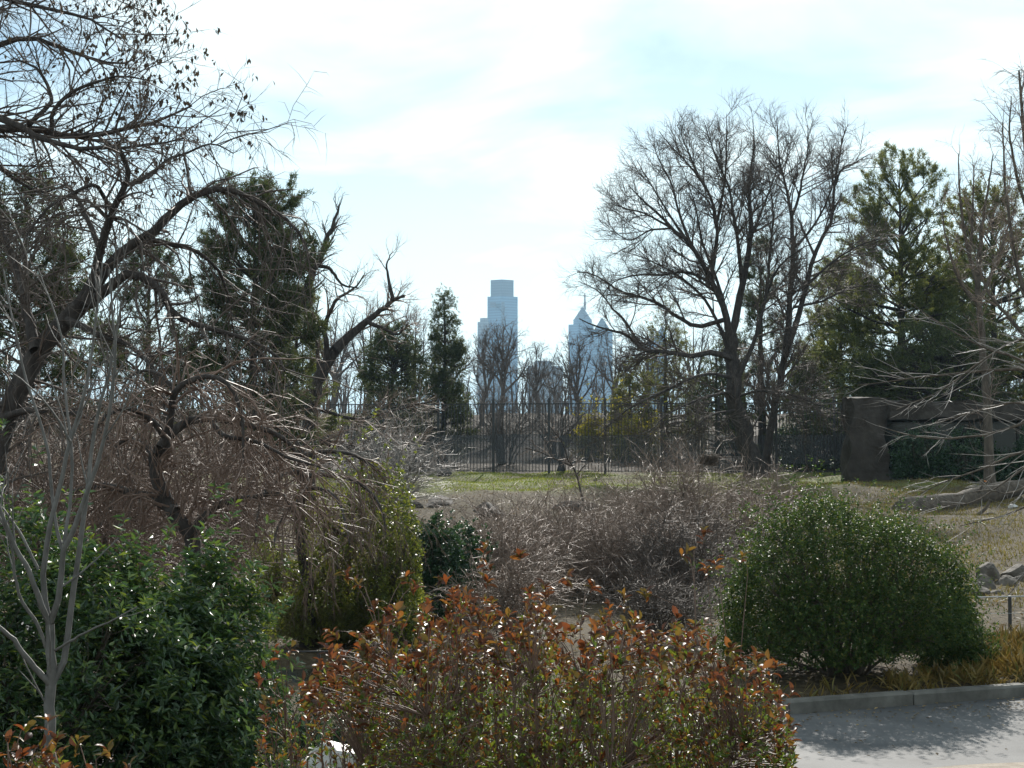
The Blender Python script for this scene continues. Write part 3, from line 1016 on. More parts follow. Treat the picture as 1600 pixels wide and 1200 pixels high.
mb = MB(); mb.tube([(.27, 0, .393), (.30, 0, .386), (.335, 0, .38), (.35, 0, .38)], [.022, .02, .02, .008], 8); link('bill', mb.mesh('bill', M_BILL, True), dk)
for s in (-1, 1):
    mb = MB(); mb.tube([(.0, .04 * s, .12), (.01, .045 * s, .06), (.0, .045 * s, .01)], [.016, .009, .009], 6)
    mb.add([(-.02, .045 * s, .004), (.07, .045 * s - .035, .004), (.08, .045 * s, .006), (.07, .045 * s + .035, .004)], None, [(0, 1, 2), (0, 2, 3)])
    link('leg', mb.mesh('leg', M_BILL, True), dk)
    wv_, wq_ = tube_np(np.array([[(.08, .085 * s, .22), (0, .10 * s, .215), (-.12, .085 * s, .21), (-.24, .03 * s, .21)]]), np.array([[.02, .05, .04, .006]]), 8)
    link('wing', mesh_np('wing', wv_, wq_, None, M_FEATHER, True), dk)

# ------------------------------------------------------------------ bare trees


def bare_tree(name, label, base_px, Y, limbs, levels, bark, twig, seed, group=None, ks=None, extra=None, cat='tree', lw=1.0):
    """limbs: list of (pixels, dY, w0, w1); levels: list of dicts for grow(); base from the ground under base_px."""
    rng = np.random.default_rng(seed)
    Ls = [limb(px, Y, dY, w0 * (1 if i_ == 0 else lw), w1 * (1 if i_ == 0 else lw), rng) for i_, (px, dY, w0, w1) in enumerate(limbs)]
    bx_ = P(base_px[0], base_px[1], Y)[0]
    bz_ = float(ground_z(bx_, Y))
    # the trunk reaches into the ground where it stands
    p0, r0 = Ls[0]
    foot = np.array((bx_, Y, bz_ - .1))
    p0 = resample(np.vstack([foot, p0[2:]]), NL); Ls[0] = (p0, r0 * (1 + .5 * np.exp(-np.arange(NL) * 1.1)))
    base = np.array((bx_, Y, bz_))
    root = thing(name, label, cat, base, group)
    add_limbs(root, base, Ls, bark)
    lv = []
    par = stack(Ls)
    src = [par]
    for spec in levels:
        sp_ = dict(spec)
        N = sp_.pop('N')
        frm = sp_.pop('frm', -1)
        pr = src[frm]
        if frm == 'all':
            pr = None
        c = grow(pr, N, rng, **sp_)
        src.append(c)
        lv.append(c)
    link('crown', crown_mesh('crown', lv, base, twig, ks), root, kind='stuff')
    return root, base, src, rng


# --- big bare tree right of the middle
YT = 55.0
big = [
    ([(1180, 738), (1168, 695), (1157, 650), (1147, 605), (1143, 560), (1140, 520)], .2, 31, 20),
    ([(1142, 540), (1130, 480), (1108, 432), (1082, 387), (1050, 357), (1020, 327), (1000, 310), (982, 290)], -1.5, 24, 3),
    ([(1106, 447), (1116, 405), (1121, 362), (1117, 335), (1107, 300), (1092, 275), (1070, 225), (1058, 195)], 1.0, 15, 2),
    ([(1121, 345), (1132, 287), (1135, 230), (1135, 178)], -.8, 10, 1.5),
    ([(1140, 530), (1150, 500), (1160, 447), (1172, 375), (1172, 337), (1170, 300), (1175, 262), (1178, 210), (1176, 188)], .6, 26, 2),
    ([(1160, 450), (1155, 400), (1147, 340), (1138, 290), (1120, 250), (1100, 190)], -1.6, 14, 2),
    ([(1143, 560), (1110, 550), (1080, 557), (1042, 549), (1005, 547), (984, 527), (955, 515), (930, 510), (905, 498)], -2.0, 20, 3),
    ([(1130, 500), (1087, 510), (1055, 492), (1020, 470), (985, 460), (960, 450), (930, 430), (902, 425)], 1.5, 15, 3),
    ([(1110, 440), (1070, 425), (1030, 430), (995, 430), (960, 440), (935, 470)], -1.2, 10, 2),
    ([(1082, 387), (1060, 330), (1050, 290), (1030, 250), (1020, 225)], 1.2, 10, 2),
    ([(1145, 590), (1100, 585), (1040, 610), (980, 640), (925, 690)], -4.0, 11, 2.5),
    ([(1148, 610), (1090, 625), (1040, 650), (1005, 690)], -5.0, 9, 2.5),
    ([(1172, 375), (1190, 330), (1205, 290), (1215, 260), (1222, 235)], 2.0, 9, 2),
    ([(1050, 357), (1015, 360), (985, 375), (955, 360)], -1, 7, 2),
    ([(1150, 620), (1200, 610), (1260, 625), (1320, 650)], -3.0, 9, 2.5),
    ([(1152, 640), (1110, 650), (1060, 690), (1030, 730)], -5.0, 8, 2.5),
    ([(1075, 380), (1040, 325), (1012, 280), (995, 250)], .8, 9, 2),
    ([(1050, 357), (1010, 335), (975, 325), (955, 318)], -.9, 8, 2),
    ([(1107, 300), (1080, 262), (1048, 228), (1030, 205)], -.6, 8, 2),
    ([(1143, 562), (1120, 500), (1090, 455), (1050, 425), (1010, 405), (972, 392)], .6, 13, 2),
    ([(1141, 540), (1126, 455), (1100, 385), (1086, 320), (1066, 262)], -1.0, 13, 2),
    ([(1148, 600), (1178, 535), (1196, 465), (1203, 395), (1208, 330), (1200, 270)], -.8, 15, 2),
    ([(1196, 465), (1215, 420), (1250, 390), (1285, 375)], -1.2, 8, 2),
    ([(1005, 547), (975, 500), (955, 480), (935, 455), (905, 440)], -.5, 10, 2),
]
lv_big = [
    dict(N=420, t0=.22, t1=1.0, ang=(22, 55), length=(1.2, 3.2), n=8, rr=.5, rcap=.04, rtip=.008, trop=(0, 0, .03), jit=.13, shape=.78),
    dict(N=4600, t0=.2, t1=1.0, ang=(22, 55), length=(.5, 1.4), n=6, rr=.6, rcap=.02, rtip=.005, trop=(0, 0, .03), jit=.16, shape=.6),
    dict(N=22000, t0=.15, t1=1.0, ang=(25, 60), length=(.25, .8), n=4, rr=.8, rcap=.011, rtip=.0035, trop=(0, 0, .04), jit=.15, shape=.3),
]
bare_tree('bare_tree', 'broad spreading leafless tree with many forking limbs at the railing fence', (1182, 740), YT, big, lv_big, BARK_DARK, TWIG_DARK, 11, 'bare trees', lw=.52)
rt = [
    ([(1196, 725), (1206, 660), (1220, 590), (1230, 530), (1236, 440), (1239, 372)], .2, 13, 8),
    ([(1238, 380), (1236, 335), (1228, 290), (1218, 250), (1213, 185)], .8, 12, 1.5),
    ([(1236, 340), (1247, 312), (1255, 270), (1262, 230), (1262, 195)], -.8, 9, 1.5),
    ([(1226, 560), (1245, 500), (1260, 447), (1272, 400), (1287, 367), (1300, 342), (1305, 290), (1310, 250), (1320, 205)], 1.0, 18, 3),
    ([(1305, 290), (1315, 265), (1335, 255), (1360, 240)], -.5, 7, 2),
    ([(1260, 447), (1300, 410), (1340, 385), (1378, 372)], -1.0, 8, 2),
    ([(1239, 390), (1262, 365), (1285, 330), (1300, 290), (1298, 240)], .6, 8, 2),
    ([(1240, 480), (1285, 470), (1330, 450), (1365, 445)], 1.4, 8, 2),
]
lv_rt = [dict(lv_big[0], N=200), dict(lv_big[1], N=1700), dict(lv_big[2], N=8000)]
bare_tree('bare_tree', 'slimmer upright leafless tree growing close beside the broad one', (1194, 738), 56.2, rt, lv_rt, BARK_DARK, TWIG_DARK, 12, 'bare trees', lw=.58)

# --- leaning bare trees left of the middle
lt1 = [
    ([(424, 720), (425, 650), (432, 590), (440, 530), (455, 485)], .2, 30, 20),
    ([(452, 495), (475, 470), (490, 420), (508, 385), (522, 345), (530, 320)], .5, 18, 3),
    ([(440, 520), (450, 480), (465, 465), (480, 455), (492, 418), (490, 385), (478, 350)], -.5, 12, 2),
    ([(492, 415), (515, 420), (535, 445), (560, 450)], -.8, 7, 2),
    ([(432, 590), (400, 540), (395, 480), (400, 420)], .5, 12, 3),
]
lv_l = [dict(lv_big[0], N=80, length=(.7, 1.8)), dict(lv_big[1], N=420, length=(.4, 1.0)), dict(lv_big[2], N=1300, length=(.2, .5))]
bare_tree('bare_tree', 'leafless tree with a crooked limb rising past the left pine', (424, 735), 44.0, lt1, lv_l, BARK_DARK, TWIG_DARK, 13, 'bare trees')
lt2 = [
    ([(478, 700), (486, 650), (496, 600), (512, 562), (530, 540)], .2, 28, 18),
    ([(524, 546), (548, 525), (572, 502), (598, 482), (616, 468), (632, 462)], .5, 17, 4),
    ([(614, 470), (608, 440), (604, 415), (612, 395)], .2, 7, 1.5),
    ([(572, 502), (600, 514), (622, 522), (638, 505)], -.4, 8, 2),
    ([(512, 562), (508, 520), (514, 490), (530, 465), (555, 450), (568, 430)], -.6, 10, 2),
    ([(500, 590), (495, 540), (492, 500), (498, 470)], .6, 8, 2),
    ([(455, 688), (490, 690), (525, 692), (555, 702), (582, 718)], -.5, 14, 9),
    ([(555, 702), (590, 680), (640, 690), (690, 700)], -1.5, 7, 2),
    ([(500, 640), (560, 655), (620, 640), (680, 625)], -2.0, 6, 2),
]
lv_l2 = [dict(lv_big[0], N=130, length=(.7, 1.8), trop=(0, 0, .03)), dict(lv_big[1], N=650, length=(.4, 1.0)), dict(lv_big[2], N=2000, length=(.2, .55))]
bare_tree('bare_tree', 'crooked leaning leafless tree whose long limb points towards the towers', (478, 730), 46.0, lt2, lv_l2, BARK_DARK, TWIG_BROWN, 14, 'bare trees')


def generic_bare(name, label, px, Y, hpx, wpx, seed, bark, twig, group, row0=None, dens=1.0, upright=.5):
    rng = np.random.default_rng(seed)
    bx_ = P(px, 700, Y)[0]; bz_ = float(ground_z(bx_, Y))
    s = Y / F
    row_b = 700 - (bz_ - CAMZ) / s
    top = (row_b if row0 is None else row0) - hpx
    H = row_b - top
    lean = rng.uniform(-.06, .06) * H
    fork = top + H * .62
    L = [([(px, row_b), (px + lean * .3, row_b - H * .2), (px + lean, fork)], 0, H * .055, H * .035)]
    nl = 7
    for i in range(nl):
        f = (i + .5) / nl * 2 - 1
        ex = px + lean + f * wpx * .5 * rng.uniform(.75, 1.1)
        ey = top + abs(f) ** 1.6 * H * .38 + rng.uniform(0, .08) * H
        sy = fork + rng.uniform(-.04, .14) * H
        mx_ = px + lean + (ex - px - lean) * (.35 + .25 * (1 - upright)) + rng.uniform(-.04, .04) * H
        my_ = sy + (ey - sy) * .45 + rng.uniform(-.04, .04) * H
        L.append(([(px + lean * .9, sy), (mx_, my_), (ex, ey)], rng.uniform(-1, 1) * wpx * .4 * s, H * .024, H * .005))
    Lh = H * s
    lv = [dict(N=int(80 * dens), t0=.25, t1=1, ang=(25, 60), length=(.10 * Lh, .26 * Lh), n=7, rr=.55, rcap=.05, rtip=.010, trop=(0, 0, .06), jit=.16),
          dict(N=int(420 * dens), t0=.2, t1=1, ang=(25, 60), length=(.05 * Lh, .12 * Lh), n=5, rr=.6, rcap=.02, rtip=.007, trop=(0, 0, .05), jit=.18),
          dict(N=int(1300 * dens), t0=.2, t1=1, ang=(25, 60), length=(.025 * Lh, .06 * Lh), n=3, rr=.9, rcap=.014, rtip=.006, jit=.15)]
    return bare_tree(name, label, (px, row_b), Y, L, lv, bark, twig, seed + 500, group)


BG = 'distant bare trees'
bgt = [
    (778, 84, 150, 100, 'leafless tree in front of the tall glass skyscraper'),
    (752, 95, 130, 60, 'thin leafless tree beside the dark spruce'),
    (842, 96, 105, 80, 'small leafless tree between the two skyline towers'),
    (905, 90, 120, 90, 'leafless tree below the spired tower'),
    (955, 100, 120, 90, 'leafless tree below the gabled tower'),
    (700, 110, 130, 110, 'leafless tree behind the dark spruce'),
    (640, 100, 150, 110, 'leafless tree behind the dark yew'),
    (575, 95, 170, 110, 'leafless tree behind the crooked leaning tree'),
    (520, 105, 160, 110, 'grey leafless tree beyond the railing fence by the left pine'),
    (1010, 95, 130, 100, 'leafless tree behind the olive conifer'),
    (1075, 105, 150, 110, 'leafless tree behind the broad spreading tree'),
    (455, 90, 190, 110, 'leafless tree seen through the left pine'),
    (870, 120, 85, 80, 'low leafless tree on the brown mound'),
    (1300, 95, 190, 120, 'leafless tree behind the slimmer upright tree'),
]
for i, (px, Y, h, w, lab) in enumerate(bgt):
    generic_bare('bare_tree', lab, px, Y, h, w, 100 + i, TWIG_FAR, TWIG_FAR, BG, row0=640, dens=1.35)
# far wood: a mass of leafless trees closing the view
rng = np.random.default_rng(77)
NW = 620
fx = rng.uniform(-70, 70, NW); fy = rng.uniform(108, 165, NW)
fzv = ground_z(fx, fy); fh = rng.uniform(3.2, 7.2, NW) * np.where(np.abs(fx - 1.5) < 8, .72, 1.0)
tp_ = np.linspace(0, 1, 6)[None, :, None]
stem_p = np.stack([fx, fy, fzv - .2], 1)[:, None, :] + tp_ * (np.stack([rng.normal(0, .5, NW), rng.normal(0, .5, NW), fh], 1)[:, None, :])
stem_r = (.11 * (1 - np.linspace(0, 1, 6) * .8))[None, :].repeat(NW, 0)
lv = [(stem_p, stem_r)]
lv.append(grow(lv[0], 7000, rng, t0=.25, ang=(25, 60), length=(1.0, 2.6), n=5, rr=.5, rcap=.04, rtip=.012, trop=(0, 0, .1), jit=.16))
lv.append(grow(lv[1], 24000, rng, t0=.2, ang=(25, 60), length=(.4, 1.1), n=3, rr=.6, rcap=.02, rtip=.010, jit=.15))
o = link('distant_woods', crown_mesh('distant_woods', lv, np.zeros(3), TWIG_FAR, [3, 3, 3]), kind='stuff')
tag(o, 'hazy band of leafless woodland beyond the railing fence', 'woods')

# ------------------------------------------------------------------ conifers


def conifer(name, label, px, Y, top_row, wpx, bot, seed, mat, style='pine', N=5000, group=None, lean=0.0, base_row=None, nL=None, nW=None, bark=BARK_DARK, wh=None, prof=None):
    rng = np.random.default_rng(seed)
    s = Y / F
    bx_ = P(px, 700, Y)[0]; bz_ = float(ground_z(bx_, Y))
    topz = P(px, top_row, Y)[2]
    H = topz - bz_
    R = wpx * s / 2
    base = np.array((bx_, Y, bz_))
    root = thing(name, label, 'tree', base, group)
    tr_ = np.stack([np.linspace(0, lean, NL) + rng.normal(0, .02, NL), rng.normal(0, .02, NL), np.linspace(-.1, H, NL)], 1)
    rad = np.linspace(H * .022, .015, NL)
    v, q = tube_np(tr_[None], rad[None], 8)
    link('trunk', mesh_np('trunk', v, q, None, bark, True), root)
    if style == 'pine':
        nb = wh or 70
        h = bot + (1 - bot) * rng.random(nb) ** .85
        h = np.floor(h * 13) / 13 + rng.normal(0, .012, nb)     # loose whorls
        h = np.clip(h, bot, .985)
        q_ = (h - bot) / (1 - bot)
        ln = R * (prof(q_) if prof else np.interp(q_, [0, .25, .55, .85, 1], [.85, 1, .85, .5, .16])) * rng.uniform(.6, 1.15, nb)
        el = np.radians(np.interp(q_, [0, .5, 1], [0, 18, 55]) + rng.normal(0, 8, nb))
    else:
        nb = wh or 150
        h = bot + (1 - bot) * rng.random(nb) ** .9
        q_ = np.clip((h - bot) / (1 - bot), 0, 1)
        ln = R * (prof(q_) if prof else np.interp(q_, [0, .15, 1], [.9, 1, .06])) * rng.uniform(.7, 1.12, nb)
        el = np.radians(np.interp(q_, [0, .5, 1], [5, 15, 45]) + rng.normal(0, 8, nb))
    az = rng.random(nb) * 2 * math.pi
    d = np.stack([np.cos(az) * np.cos(el), np.sin(az) * np.cos(el), np.sin(el)], 1)
    st = np.stack([np.interp(h, np.linspace(0, 1, NL), tr_[:, 0]), np.zeros(nb), h * H], 1)
    n = 7
    br = np.empty((nb, n, 3)); br[:, 0] = st
    for k in range(1, n):
        d = norm(d + np.array((0, 0, .06 if style == 'pine' else -.03)) + rng.normal(0, .07, (nb, 3)))
        br[:, k] = br[:, k - 1] + d * (ln / (n - 1))[:, None]
    rb = np.linspace(1, .25, n)[None] * (np.maximum(ln, .2) * .016 + .008)[:, None]
    sec = grow((br, rb), nb * 7, rng, t0=.3, t1=1.0, ang=(30, 65), length=(.25 * R + .1, .45 * R + .15), n=4, rr=.5, rtip=.004, trop=(0, 0, .10 if style == 'pine' else -.02), jit=.12, shape=.4, flat=.35)
    link('boughs', crown_mesh('boughs', [(br, rb), sec], np.zeros(3), bark, [4, 3]), root, kind='stuff')
    # needle tufts along the outer boughs
    N = int(N * (1.02 if style == 'pine' else .88))
    idx = rng.choice(len(sec[0]), N); t = .25 + .75 * rng.random(N) ** .7
    f = t * 3; i0 = np.minimum(f.astype(int), 2); fr_ = (f - i0)[:, None]
    a, c = sec[0][idx, i0], sec[0][idx, i0 + 1]
    pos = a + (c - a) * fr_
    pos = pos + rng.normal(0, .05, (N, 3))
    dd = norm(norm(c - a) + rng.normal(0, .6, (N, 3)) + np.array((0, 0, .25 if style == 'pine' else .05)))
    nl_ = (nL or .15) * (.9 if style == 'pine' else 1.0)
    nw_ = (nW or .02) * (.6 if style == 'pine' else .75)
    v, t_ = needles(pos, dd, 5, nl_ * 1.05, nw_ * 1.35, rng, (15, 70) if style == 'pine' else (25, 85))
    link('foliage', mesh_np('foliage', v, None, t_, mat, False), root, kind='stuff')
    return root


conifer('pine_tree', 'tall white pine with open upswept top behind the rockwork shelter', 1410, 66, 268, 290, .12, 201, PINE, N=20000, nL=.24, nW=.035, group='pines', wh=130)
conifer('pine_tree', 'broad pine mass behind the near bare branches right of the white pine', 1555, 70, 325, 330, .10, 202, PINE_OL, N=19000, nL=.24, nW=.045, group='pines', wh=120)
conifer('pine_tree', 'smaller bushy pine between the bare upright tree and the white pine', 1315, 72, 420, 180, .06, 203, PINE, N=10000, nL=.22, nW=.04, group='pines', wh=100)
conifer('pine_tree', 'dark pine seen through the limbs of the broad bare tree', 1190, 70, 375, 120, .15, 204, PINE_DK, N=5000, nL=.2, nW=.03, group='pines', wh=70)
conifer('conifer_tree', 'thin olive conifer with drooping tiers behind the left limbs of the bare tree', 1040, 74, 478, 150, .12, 205, PINE_OL, style='fir', N=4500, nL=.14, nW=.025, group='conifers', wh=90)
conifer('conifer_tree', 'short olive green conifer at the fence left of the broad bare trunk', 985, 72, 575, 90, .05, 206, PINE_OL, style='fir', N=3500, nL=.14, nW=.03, group='conifers', wh=90)
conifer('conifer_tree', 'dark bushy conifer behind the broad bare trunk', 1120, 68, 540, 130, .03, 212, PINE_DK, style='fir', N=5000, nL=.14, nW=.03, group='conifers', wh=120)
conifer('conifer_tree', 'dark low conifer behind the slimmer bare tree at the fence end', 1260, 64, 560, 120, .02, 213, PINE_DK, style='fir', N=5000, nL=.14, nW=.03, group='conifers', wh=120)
conifer('spruce_tree', 'narrow pointed dark spruce standing behind the railing fence', 694, 66, 458, 104, .06, 207, PINE_DK, style='spruce', N=9500, nL=.11, nW=.026, group='conifers', wh=240,
        prof=lambda q: np.interp(q, [0, .12, .35, .6, .8, 1], [.85, 1, .8, .52, .30, .05]))
conifer('yew_tree', 'dark round headed yew between the crooked tree and the spruce', 612, 64, 520, 110, .04, 208, PINE_DK, style='yew', N=8500, nL=.12, nW=.03, group='conifers', wh=200,
        prof=lambda q: np.interp(q, [0, .2, .5, .75, 1], [.7, .9, 1, .95, .35]))
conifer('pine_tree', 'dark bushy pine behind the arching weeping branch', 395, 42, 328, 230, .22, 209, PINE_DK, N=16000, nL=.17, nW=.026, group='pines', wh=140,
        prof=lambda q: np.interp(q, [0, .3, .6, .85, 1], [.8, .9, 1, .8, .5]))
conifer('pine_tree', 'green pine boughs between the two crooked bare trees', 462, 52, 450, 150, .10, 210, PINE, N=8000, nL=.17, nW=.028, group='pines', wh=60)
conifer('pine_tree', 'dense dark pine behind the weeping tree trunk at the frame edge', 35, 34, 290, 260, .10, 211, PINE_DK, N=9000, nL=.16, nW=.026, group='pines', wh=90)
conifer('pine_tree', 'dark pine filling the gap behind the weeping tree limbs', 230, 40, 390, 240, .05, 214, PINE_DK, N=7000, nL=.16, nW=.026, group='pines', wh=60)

conifer('conifer_tree', 'low spreading dark conifer whose boughs overhang the rockwork shelter', 1470, 59.6, 540, 330, .30, 215, PINE_DK, style='fir', N=9000, nL=.16, nW=.035, group='conifers', wh=130,
        prof=lambda q: np.interp(q, [0, .2, .6, 1], [1, 1, .8, .25]))
conifer('conifer_tree', 'dark conifer under the white pine at the shelter end', 1370, 60.5, 560, 130, .05, 216, PINE_DK, style='fir', N=5000, nL=.15, nW=.032, group='conifers', wh=110)
# ------------------------------------------------------------------ weeping trees on the left
WEEP = dict(trop=(0, 0, -.20), jit=.2)
wl_ = [
    ([(-30, 860), (-12, 760), (12, 650), (55, 548), (105, 500), (135, 470), (155, 430)], .3, 50, 27),
    ([(135, 470), (148, 430), (160, 380), (176, 330), (196, 290), (198, 255), (190, 238)], -.6, 24, 9),
    ([(150, 445), (180, 402), (228, 372), (270, 332), (305, 306), (345, 294), (388, 308), (432, 330), (468, 362), (485, 420)], .6, 26, 4),
    ([(140, 475), (168, 452), (198, 427), (232, 438), (257, 463), (268, 488), (300, 505), (360, 522), (425, 548), (445, 580)], -.8, 24, 4),
    ([(196, 290), (225, 280), (262, 250), (290, 240), (330, 225), (365, 240)], .5, 9, 2.5),
    ([(160, 395), (140, 350), (118, 305), (100, 285)], 1.0, 14, 6),
    ([(228, 372), (260, 380), (310, 395), (350, 440), (365, 520)], 1.2, 13, 3),
    ([(55, 548), (40, 480), (20, 400), (-10, 340)], .8, 26, 12),
    ([(105, 500), (150, 520), (210, 545), (250, 600), (262, 660)], -1.4, 16, 4),
    ([(176, 330), (150, 290), (120, 300), (70, 330), (30, 390)], -1.0, 10, 3),
    ([(12, 650), (60, 640), (130, 650), (180, 700), (200, 760)], -1.5, 16, 4),
]
lv_w = [
    dict(N=250, t0=.15, t1=1, ang=(30, 75), length=(.5, 1.2), n=8, rr=.4, rcap=.016, rtip=.005, trop=(0, 0, -.10), jit=.2, shape=.2),
    dict(N=720, t0=.2, t1=1, ang=(30, 80), length=(.3, .9), n=8, rr=.6, rcap=.007, rtip=.0028, shape=.2, **WEEP),
    dict(N=1700, t0=.1, t1=1, ang=(25, 70), length=(.12, .45), n=5, rr=.7, rcap=.004, rtip=.0022, trop=(0, 0, -.22), jit=.16, shape=.2),
    dict(N=1800, frm=0, t0=.2, t1=1, ang=(50, 90), length=(.12, .45), n=5, rr=.15, rcap=.005, rtip=.0022, jit=.2, trop=(0, 0, .02)),
]
bare_tree('weeping_cherry', 'large weeping tree with black trunk and long arching limbs', (-35, 900), 15.0, wl_, lv_w, BARK_DARK, TWIG_DARK, 21, 'weeping trees', ks=[4, 3, 3, 3], lw=.75)

w2 = [
    ([(300, 880), (296, 838), (276, 800), (250, 768), (238, 742), (242, 712), (262, 686)], .2, 34, 20),
    ([(256, 694), (268, 655), (274, 612), (300, 594), (338, 590), (366, 612), (378, 655), (380, 720)], -.5, 13, 3),
    ([(250, 700), (282, 664), (330, 654), (392, 664), (440, 682), (468, 716), (475, 770)], .6, 16, 4),
    ([(276, 800), (235, 776), (195, 766), (150, 758), (110, 770)], .8, 18, 7),
    ([(296, 838), (320, 805), (352, 785), (402, 776), (440, 772), (455, 800)], -.3, 16, 4),
    ([(262, 686), (230, 650), (200, 640), (165, 650), (140, 690)], -.8, 12, 3),
    ([(330, 656), (350, 680), (400, 690), (450, 715), (500, 730)], -.8, 9, 2.5),
    ([(242, 712), (215, 690), (190, 690), (170, 720)], .5, 11, 3),
    ([(274, 612), (250, 585), (220, 580), (190, 600)], .4, 8, 2.5),
]
lv_w2 = [
    dict(N=230, t0=.15, t1=1, ang=(30, 75), length=(.35, .9), n=8, rr=.4, rcap=.012, rtip=.0045, trop=(0, 0, -.12), jit=.2, shape=.2),
    dict(N=650, t0=.15, t1=1, ang=(30, 80), length=(.25, .75), n=8, rr=.6, rcap=.006, rtip=.0024, shape=.2, **WEEP),
    dict(N=1500, t0=.1, t1=1, ang=(25, 70), length=(.10, .35), n=5, rr=.7, rcap=.0035, rtip=.002, trop=(0, 0, -.22), jit=.16, shape=.2),
]
bare_tree('weeping_cherry', 'low contorted weeping tree with mossy dark twisted trunk', (300, 900), 12.5, w2, lv_w2, BARK_DARK, TWIG_PURPLE, 22, 'weeping trees', ks=[4, 3, 3])

w3 = [
    ([(482, 960), (478, 900), (472, 840), (470, 780), (472, 730), (470, 702)], .1, 24, 12),
    ([(470, 712), (500, 706), (540, 708), (575, 722), (600, 750), (612, 785), (616, 815)], .6, 8, 2),
    ([(472, 745), (500, 742), (545, 748), (580, 770), (598, 805), (604, 840)], -.6, 8, 2),
    ([(472, 760), (495, 790), (515, 820), (550, 845), (585, 860)], .2, 9, 2.5),
    ([(470, 715), (440, 712), (405, 735), (388, 770), (380, 810)], .5, 8, 2),
    ([(470, 735), (440, 745), (412, 770), (402, 810), (398, 850)], -.6, 8, 2),
    ([(472, 765), (505, 765), (530, 785), (540, 820), (546, 850)], -.9, 7, 2),
    ([(470, 702), (455, 680), (430, 668), (405, 672), (380, 700)], .2, 7, 2),
    ([(472, 780), (452, 795), (434, 825), (428, 855)], -.8, 7, 2),
]
lv_w3 = [
    dict(N=110, t0=.2, t1=1, ang=(25, 70), length=(.35, .9), n=7, rr=.5, rcap=.012, rtip=.005, trop=(0, 0, -.16), jit=.15, shape=.2),
    dict(N=380, t0=.15, t1=1, ang=(20, 60), length=(.3, .75), n=8, rr=.6, rcap=.007, rtip=.003, trop=(.04, 0, -.26), jit=.14, shape=.2),
    dict(N=900, t0=.1, t1=1, ang=(20, 55), length=(.15, .4), n=5, rr=.7, rcap=.0045, rtip=.0026, trop=(.02, 0, -.25), jit=.12, shape=.2),
]
bare_tree('weeping_cherry', 'small weeping tree with an umbrella of brown hanging twigs before the holly', (482, 980), 19.0, w3, lv_w3, BARK_DARK, TWIG_PURPLE, 23, 'weeping trees', ks=[4, 3, 3])

# --- tree with seed pods at the upper left
cl = [
    ([(-230, 900), (-220, 600), (-200, 380), (-170, 250), (-130, 180)], .2, 70, 36),
    ([(-190, 300), (-60, 215), (40, 200), (110, 212), (180, 205), (240, 190), (300, 165)], .5, 22, 3),
    ([(-170, 250), (-60, 170), (20, 195), (90, 225), (170, 232), (240, 225), (290, 215)], -.8, 16, 2.5),
    ([(-150, 200), (-60, 110), (30, 60), (110, 80), (180, 100), (215, 90)], 1.0, 16, 2.5),
    ([(-150, 200), (-90, 60), (-20, 0), (60, 10), (140, 30), (190, 60)], -1.0, 14, 2.5),
    ([(-60, 215), (10, 270), (60, 300), (100, 290)], .8, 9, 2.5),
    ([(-130, 180), (-80, -20), (-10, -60), (90, -40), (170, -20)], .5, 14, 2.5),
    ([(-180, 330), (-60, 300), (0, 350), (20, 420)], -.8, 12, 3),
    ([(40, 200), (75, 165), (80, 150), (60, 110), (20, 90)], .3, 9, 2.5),
    ([(80, 212), (85, 170), (120, 140), (180, 120), (230, 125)], -.3, 8, 2),
]
lv_c = [
    dict(N=280, t0=.25, t1=1, ang=(25, 65), length=(.5, 1.2), n=7, rr=.5, rcap=.014, rtip=.005, trop=(0, 0, .02), jit=.15, shape=.3),
    dict(N=1300, t0=.2, t1=1, ang=(25, 65), length=(.25, .7), n=5, rr=.6, rcap=.007, rtip=.003, trop=(0, 0, .01), jit=.16, shape=.3),
    dict(N=4200, t0=.2, t1=1, ang=(25, 65), length=(.1, .35), n=4, rr=.7, rcap=.004, rtip=.0022, trop=(0, 0, -.01), jit=.15, shape=.3),
]
root, base, src, rng = bare_tree('podded_tree', 'leafless tree hung with small dark seed pods reaching in above the weeping tree', (-230, 1050), 16.5, cl, lv_c, BARK_DARK, TWIG_DARK, 24, None)
tips = src[2][0][:, -1]
pxs = 800 + tips[:, 0] / tips[:, 1] * F
w_ = np.clip((pxs - 20) / 200, .05, 1)
sel = rng.choice(len(tips), 1900, p=w_ / w_.sum())
pp = tips[sel] + rng.normal(0, .02, (1900, 3))
dd = norm(np.array((0, 0, -1.0)) + rng.normal(0, .35, (1900, 3)))
link('seed_pods', leaf_mesh('seed_pods', pp, dd, rng.uniform(.035, .08, 1900), rng.uniform(.022, .040, 1900), rng, PODS, '4', 1.0, base), root, kind='stuff')

